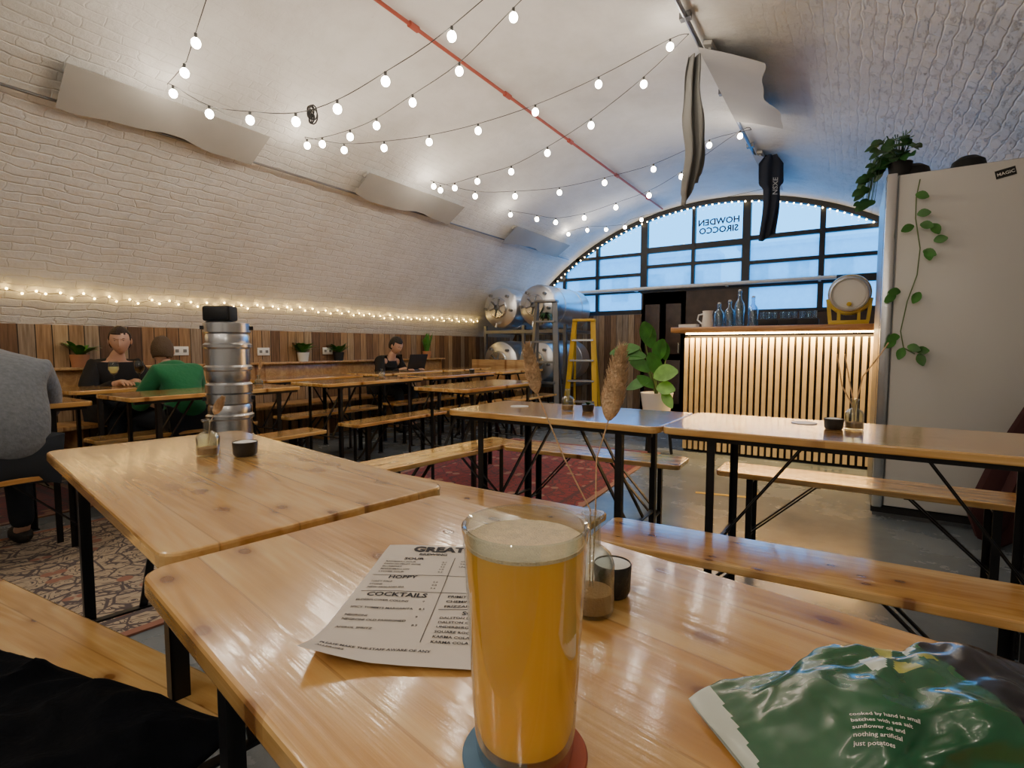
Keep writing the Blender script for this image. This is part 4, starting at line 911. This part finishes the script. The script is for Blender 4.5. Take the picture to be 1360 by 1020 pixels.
for (x0, y0, x1, y1) in ((.105, -.045, .105, -.255), (.008, -.148, .2, -.148), (.008, -.103, .2, -.103), (.11, -.188, .2, -.188)):
    k = 12; b = MB()
    for i in range(k):
        a = Vector((x0+(x1-x0)*i/k, y0+(y1-y0)*i/k, 0)); c = Vector((x0+(x1-x0)*(i+1)/k, y0+(y1-y0)*(i+1)/k, 0)); a.z = mz(a.x, a.y)+.0006; c.z = mz(c.x, c.y)+.0006
        b.bar(a, c, .0006, .0003)
    b.build('ruled_line', M['ink'], mm, smooth=False)
# crisp packet: x along the packet (image right), y away from the camera
pk = thing('crisp_packet', 'opened green and white crisp packet lying on the table at right', 'crisp packet', (.046, .440, TT+.001), R(36))
mg = mat('packet_green', (.010, .105, .042), .22, coat=.7, bump=.08, bscale=30, var=.2, vscale=20); mw = mat('packet_white', (.62, .70, .65), .3, coat=.5, bump=.08, bscale=30); mk = mat('packet_black', (.005, .006, .014), .25, coat=.5, bump=.12, bscale=25); my = mat('packet_yellow', (.42, .42, .10), .4, var=.4, vscale=60)
def pkf(a, c):
    th = 2*pi*c; x = -.114+.236*a
    f = math.sin(min(1, a/.55)*pi/2)**.9 if a < .55 else 1-.42*((a-.55)/.45)**2
    hh = .0015+.0365*f; ww = .070-.012*f
    cs, sn = math.cos(th), math.sin(th)
    cr = .009*noise.noise(Vector((a*4.5, cs*1.4, sn*1.4)))+.0032*noise.noise(Vector((a*10, cs*3, sn*3)))+.0011*noise.noise(Vector((a*22, cs*7, sn*7)))
    cr += .0022*math.sin(th*7+a*3)*max(0, 1-a*1.4)
    y = ww*math.copysign(abs(cs)**.80, cs); z = hh*math.copysign(abs(sn)**1.0, sn)
    return Vector((x-.012*(1-f)*cs, y+cr*cs*1.5, max(.0005, hh+z+cr*1.5*f+.008*max(0, .25-a)*cs)))
b = MB(); b.grid(pkf, 130, 150)
for f in b.bm.faces:
    c = f.calc_center_median()
    nn = noise.noise(Vector((c.x*45, c.y*45, c.z*45)))
    if c.x > .030+.10*c.y: f.material_index = 2
    elif c.y < -.034-.22*(c.x+.112) or c.z < .005 or c.x < -.108: f.material_index = 1
    elif c.y > .010 and -.02 < c.x < .03 and c.z > .055: f.material_index = 3 if nn > .12 else (1 if nn < -.30 else 0)
    else: f.material_index = 0
bmesh.ops.remove_doubles(b.bm, verts=b.bm.verts, dist=.0002)
o = b.build('packet', [mg, mw, mk, my], pk)
bmt = bmesh.new(); bmt.from_mesh(o.data); pbvh = mathutils.bvhtree.BVHTree.FromBMesh(bmt); bmt.free()
def on_packet(items, m, name, rot=0, org=(0, 0)):
    tx = text_obj(name, items, m, pk, Matrix.Translation((org[0], org[1], 0)) @ Matrix.Rotation(rot, 4, 'Z'))
    bm = bmesh.new(); bm.from_mesh(tx.data); bad = []
    d = Vector((0, .45, -.89)).normalized()
    for v_ in bm.verts:
        src = Vector((v_.co.x, v_.co.y-.06, .12))
        h = pbvh.ray_cast(src, d)
        if h[0]: v_.co = h[0]-d*.0009
        else: bad.append(v_)
    bmesh.ops.delete(bm, geom=bad, context='VERTS'); bm.to_mesh(tx.data); bm.free()
    return tx
on_packet([('cooked by hand in small', 0, 0, .0038), ('batches with sea salt', 0, -.0052, .0038), ('sunflower oil and', 0, -.0104, .0038), ('nothing artificial', 0, -.0156, .0038), ('just potatoes', 0, -.0208, .0038)], M['whitep'], 'packet_small_print', R(-22), (-.058, .012))
on_packet([('30U', 0, 0, .015, 'LEFT', .04)], mg, 'packet_lettering', R(-14), (-.086, -.056))
# jacket
b = MB()
def jk(a, c):
    x = -.40+.80*a; y = -.20+.40*c
    e = max(0, 1-(2*a-1)**6)*max(0, 1-(2*c-1)**6)
    rd = 1-abs(noise.noise(Vector((x*6+3, y*7, 1))))*2; rd2 = 1-abs(noise.noise(Vector((x*12, y*13+4, 5))))*2
    z = .008+e*(.026+.030*rd**2+.010*rd2**2)
    return Vector((x+.03*noise.noise(Vector((x*5, y*5, 9))), y*(1+.2*noise.noise(Vector((x*5, 2, 9)))), z))
b.grid(jk, 90, 60); o = b.build('jacket', M['jacket'], recalc=False); o.location = (-1.12, .145, BH+.004); o.rotation_euler = (0, 0, R(14)); sm = o.modifiers.new('s', 'SOLIDIFY'); sm.thickness = .006; sm.offset = 1
tag(o, 'black jacket heaped on the bench in the bottom left corner', 'jacket')
# ------------------------------------------------------------ PEOPLE
def skin(name, verts, edges, rad, m, parent, sub=2, extra=None):
    me = bpy.data.meshes.new(name); me.from_pydata([tuple(v) for v in verts], edges, []); o = bpy.data.objects.new(name, me); COL.objects.link(o)
    sk = o.modifiers.new('sk', 'SKIN'); sk.use_smooth_shade = True
    dt = me.skin_vertices[0].data
    for i, r in enumerate(rad):
        rr = r if isinstance(r, tuple) else (r, r); dt[i].radius = rr; dt[i].use_root = (i == 0)
    o.modifiers.new('ss', 'SUBSURF').levels = sub; o.modifiers['ss'].render_levels = sub
    dg = bpy.context.evaluated_depsgraph_get(); dg.update()
    m2 = bpy.data.meshes.new_from_object(o.evaluated_get(dg)); bpy.data.objects.remove(o); bpy.data.meshes.remove(me)
    if extra:
        bm = bmesh.new(); bm.from_mesh(m2); bm.from_mesh(extra); bm.to_mesh(m2); bm.free()
    m2.materials.clear(); m2.name = name
    return link(name, m2, m, parent)
def headmesh(mtx, hair=False, seg=36):
    bm = bmesh.new(); bmesh.ops.create_uvsphere(bm, u_segments=seg, v_segments=26, radius=1)
    for v in bm.verts:
        x, y, z = v.co
        if hair:
            k = 1+.05*noise.noise(Vector((x*5, y*5, z*5)))+.02*noise.noise(Vector((x*16, y*16, z*16)))
            v.co = Vector((x*.081*k, (y*.103-.007)*k, (z*.118+.006)*k))
        else:
            jaw = max(0, -z)
            w = 1-.34*jaw**1.4; nx = x*.074*w; ny = y*.096*(1-.16*jaw); nz = z*.118
            if z < -.1 and y > 0: ny += .012*jaw*y
            if y > .55:
                if abs(x) < .20 and -.32 < z < .18: ny += .024*(1-abs(x)/.20)*(.35+(.18-z)*1.1)*min(1, (z+.32)/.08)
                if .16 < abs(x) < .55 and -.02 < z < .20: ny -= .009*math.sin((z+.02)/.22*pi)
                if abs(x) < .6 and .20 < z < .32: ny += .004
                if abs(x) < .32 and -.56 < z < -.40: ny += .006*(1-abs(x)/.32)
            v.co = Vector((nx, ny, nz))
    if hair:
        dl = [v for v in bm.verts if (v.co.y > .040 and v.co.z < .060) or (v.co.z < -.072) or (v.co.y > .010 and v.co.z < .004)]
        bmesh.ops.delete(bm, geom=dl, context='VERTS')
    else:
        for s in (-1, 1):
            g = bmesh.ops.create_uvsphere(bm, u_segments=8, v_segments=6, radius=1)
            bmesh.ops.transform(bm, matrix=Matrix.Translation((s*.077, .004, -.006)) @ Matrix.Diagonal((.009, .016, .028, 1)), verts=g['verts'])
    bmesh.ops.transform(bm, matrix=mtx, verts=bm.verts); me = bpy.data.meshes.new('h'); bm.to_mesh(me); bm.free(); return me
def person(x, y, rz, label, lean, topm, legm, hairm, hands=True, head_pitch=-.15, sc=1.0, turn=0, drop=0, hood=False, hunch=0, bulk=1.0):
    t = thing('person', label, 'person', (x, y, 0), rz)
    ph = BH+.085
    P = Vector((0, 0, ph)); S = Vector((0, lean*.22-hunch*.05, ph+.17-drop*.2)); C = Vector((0, lean*.60-hunch*.04, ph+.35-drop*.6)); Nk = Vector((0, lean*.98+.01, ph+.48-drop))
    Hc = Nk+Vector((0, .035+lean*.20, .142))
    V = [P, S, C, Nk, Nk+(Hc-Nk)*.55]; E = [(0, 1), (1, 2), (2, 3), (3, 4)]; Rd = [(.135, .105), (.115, .09), (.115, .08), (.052, .05), (.047, .05)]
    B_ = bulk
    TV = [P+Vector((0, 0, -.02)), P.lerp(S, .5)+Vector((0, -.01, 0)), S, S.lerp(C, .5)+Vector((0, -.012, .0)), C, C.lerp(Nk, .5), C.lerp(Nk, .92)]; TE = [(i, i+1) for i in range(6)]; TR = [(.160, .130), (.162, .128), (.158*B_, .124), (.168*B_, .128), (.170*B_, .122), (.145*B_, .105), (.068, .064)]
    LV = [P]; LE = []; LR = [(.150, .122)]
    for s in (-1, 1):
        sh = C+Vector((s*.150*B_, .015, .045)); el = sh+Vector((s*.075, .10+lean*.1, -.24)); wr = Vector((s*.10, max(.36, lean+.30), TT+.035))
        if not hands: wr = Vector((s*.14, lean+.28, TT-.10))
        b0 = len(V); V += [sh, el, wr]; E += [(2, b0), (b0, b0+1), (b0+1, b0+2)]; Rd += [.05, .040, .027]
        b1 = len(TV); TV += [sh, sh.lerp(el, .5)+Vector((s*.012, -.01, 0)), el, el.lerp(wr, .88)]; TE += [(4, b1), (b1, b1+1), (b1+1, b1+2), (b1+2, b1+3)]; TR += [.084, .072, .062, .042]
        pm = wr+Vector((-s*.008, .055, -.008)); V.append(pm); E.append((b0+2, len(V)-1)); Rd.append((.034, .016)); pi_ = len(V)-1
        for k in range(4):
            off = (k-1.5)*.019; L_ = (.055, .068, .072, .058)[k] if s < 0 else (.058, .072, .068, .055)[k]
            a_ = pm+Vector((off, .03, 0)); b_ = a_+Vector((off*.15, L_*.55, -.004)); c_ = b_+Vector((0, L_*.45, -.016))
            q0 = len(V); V += [a_, b_, c_]; E += [(pi_, q0), (q0, q0+1), (q0+1, q0+2)]; Rd += [.0095, .0085, .007]
        a_ = wr+Vector((-s*.035, .035, -.006)); b_ = a_+Vector((-s*.018, .035, -.006)); q0 = len(V); V += [a_, b_]; E += [(b0+2, q0), (q0, q0+1)]; Rd += [.011, .009]
        hp = P+Vector((s*.085, .02, -.01)); kn = Vector((s*.13, .44, BH+.055)); an = Vector((s*.13, .40, .085)); to = Vector((s*.14, .55, .035))
        b0 = len(V); V += [hp, kn, an, to]; E += [(0, b0), (b0, b0+1), (b0+1, b0+2), (b0+2, b0+3)]; Rd += [.08, .055, .036, .035]
        b0 = len(LV); LV += [hp, kn, an]; LE += [(0, b0), (b0, b0+1), (b0+1, b0+2)]; LR += [.094, .068, .055]
        MB().sphere((s*.135, .47, .047), .05, 14, (.95, 2.3, .9)).build('shoe', M['shoe'], t)
    hm = Matrix.Translation(Hc) @ Matrix.Rotation(turn, 4, 'Z') @ Matrix.Rotation(head_pitch, 4, 'X') @ Matrix.Scale(.94, 4)
    skin('body', V, E, Rd, M['skin'], t, 2, headmesh(hm))
    skin('sweater' if topm is not M['black_shirt'] else 'shirt', TV, TE, TR, topm, t, 3)
    skin('trousers', LV, LE, LR, legm, t)
    o = link('hair', headmesh(hm, True), hairm, t); sm = o.modifiers.new('s', 'SOLIDIFY'); sm.thickness = .010
    for s in (-1, 1):
        e = MB().sphere((0, 0, 0), .0065, 10, (1.3, .5, .55)).build('eye', M['ink'], t); e.matrix_local = hm @ Matrix.Translation((s*.027, .080, .010))
        e = MB().sphere((0, 0, 0), .010, 8, (1.4, .3, .18)).build('eyebrow', hairm, t); e.matrix_local = hm @ Matrix.Translation((s*.028, .089, .030))
    e = MB().sphere((0, 0, 0), .010, 10, (1.6, .35, .25)).build('mouth', mat('lips', (.42, .22, .18), .5), t); e.matrix_local = hm @ Matrix.Translation((0, .096, -.056))
    if hood:
        MB().lathe([(.05, .045), (.085, .035), (.115, .0), (.12, -.05), (.09, -.075)], seg=24, mtx=Matrix.Translation(Nk+Vector((0, -.035, .01))) @ Matrix.Rotation(R(-22), 4, 'X')).build('hood', topm, t)
    t.scale = (sc, sc, sc); return t
person(-5.12, 1.86, -H90, 'person in black with short dark hair against the wall, drinks before them', .14, M['black_shirt'], M['jeans'], M['hair_brown'], drop=.05, turn=R(-25))
person(-4.14, 1.97, H90, 'person in a green hooded top seen from behind', .24, M['green_hoodie'], M['jeans'], M['hair_fair'], drop=.13, hood=True, turn=R(-30), hunch=.6, bulk=.86)
person(-5.12, 4.85, -H90, 'person in a black top by the wall looking down at a laptop', .18, M['black_shirt'], M['jeans'], M['hair_black'], drop=.08, head_pitch=-.5)
person(-3.30, .78, H90, 'person in a grey knitted top cut off by the left edge', .40, M['grey_knit'], M['jeans'], M['hair_grey'], hands=False, drop=-.03, hunch=1.8, bulk=1.12)
def stem_glass(p, label, drink, h=.19, r=.036):
    t = thing('wine_glass', label, 'glass', (p[0], p[1], TT+.001))
    MB().lathe([(0, 0), (.034, 0), (.034, .002), (.004, .006), (.004, h*.45), (r*.6, h*.52), (r, h*.68), (r*.92, h*.85), (r*.8, h), (r*.76, h), (r*.88, h*.84), (r*.95, h*.68), (r*.55, h*.54), (0, h*.5)], seg=24).build('glass', M['glass'], t)
    MB().lathe([(0, h*.505), (r*.5, h*.545), (r*.9, h*.68), (r*.88, h*.78), (0, h*.78)], seg=20).build('drink', drink, t)
stem_glass((-4.62, 1.70), 'glass of white wine on the table before the person in black', mat('white_wine', (.75, .65, .25), .2, em=(.8, .7, .3), es=.05))  # wine carries a faint painted glow through its emission
stem_glass((-4.60, 1.86), 'glass of dark beer beside the white wine glass', mat('dark_beer', (.05, .02, .01), .2))
t = thing('laptop', 'open dark laptop before the person sitting by the wall', 'laptop', (-4.64, 4.86, TT+.001), -H90)
MB().box((0, .0, .009), (.31, .21, .014), bev=.003).build('base', M['steel_dark'], t); MB().box((0, .13, .11), (.31, .008, .20), Matrix.Rotation(R(-18), 3, 'X'), bev=.002).build('screen', M['blackmat'], t)
p = (-3.66, 2.25); vase(p, 'small glass bottle with dried sprig on the table behind the keg stack', .09, .03)
grass([Vector((p[0], p[1], TT+.03)), Vector((p[0], p[1], TT+.12))], (Vector((p[0], p[1]+.01, TT+.13)), Vector((p[0]+.01, p[1]+.02, TT+.20))), .014, 'dried sprig in the bottle behind the keg stack')
p = (-3.7, 3.5); vase(p, 'small glass bottle on the third table of the middle column', .09, .03)
p = (-3.7, 4.9); salt(p, 'small black bowl on the fourth table of the middle column', .03)
# ------------------------------------------------------------ LIGHT
w = bpy.data.worlds.new('world'); SC.world = w; w.use_nodes = True; bg = w.node_tree.nodes['Background']
setin(bg, 'Color', (.08, .45, .95, 1)); setin(bg, 'Strength', 4.6)
def pl(loc, e, col, r=.08, name='fill_lamp'):
    l = bpy.data.lights.new(name, 'POINT'); l.energy = e; l.color = col; l.shadow_soft_size = r; o = bpy.data.objects.new(name, l); COL.objects.link(o); o.location = loc
pl((-2.0, -1.8, 2.9), 16, (1, .87, .70), .12); pl((.3, -1.0, 2.2), 12, (1, .87, .70), .10)  # unseen fill lamps added behind the camera to brighten the near tables
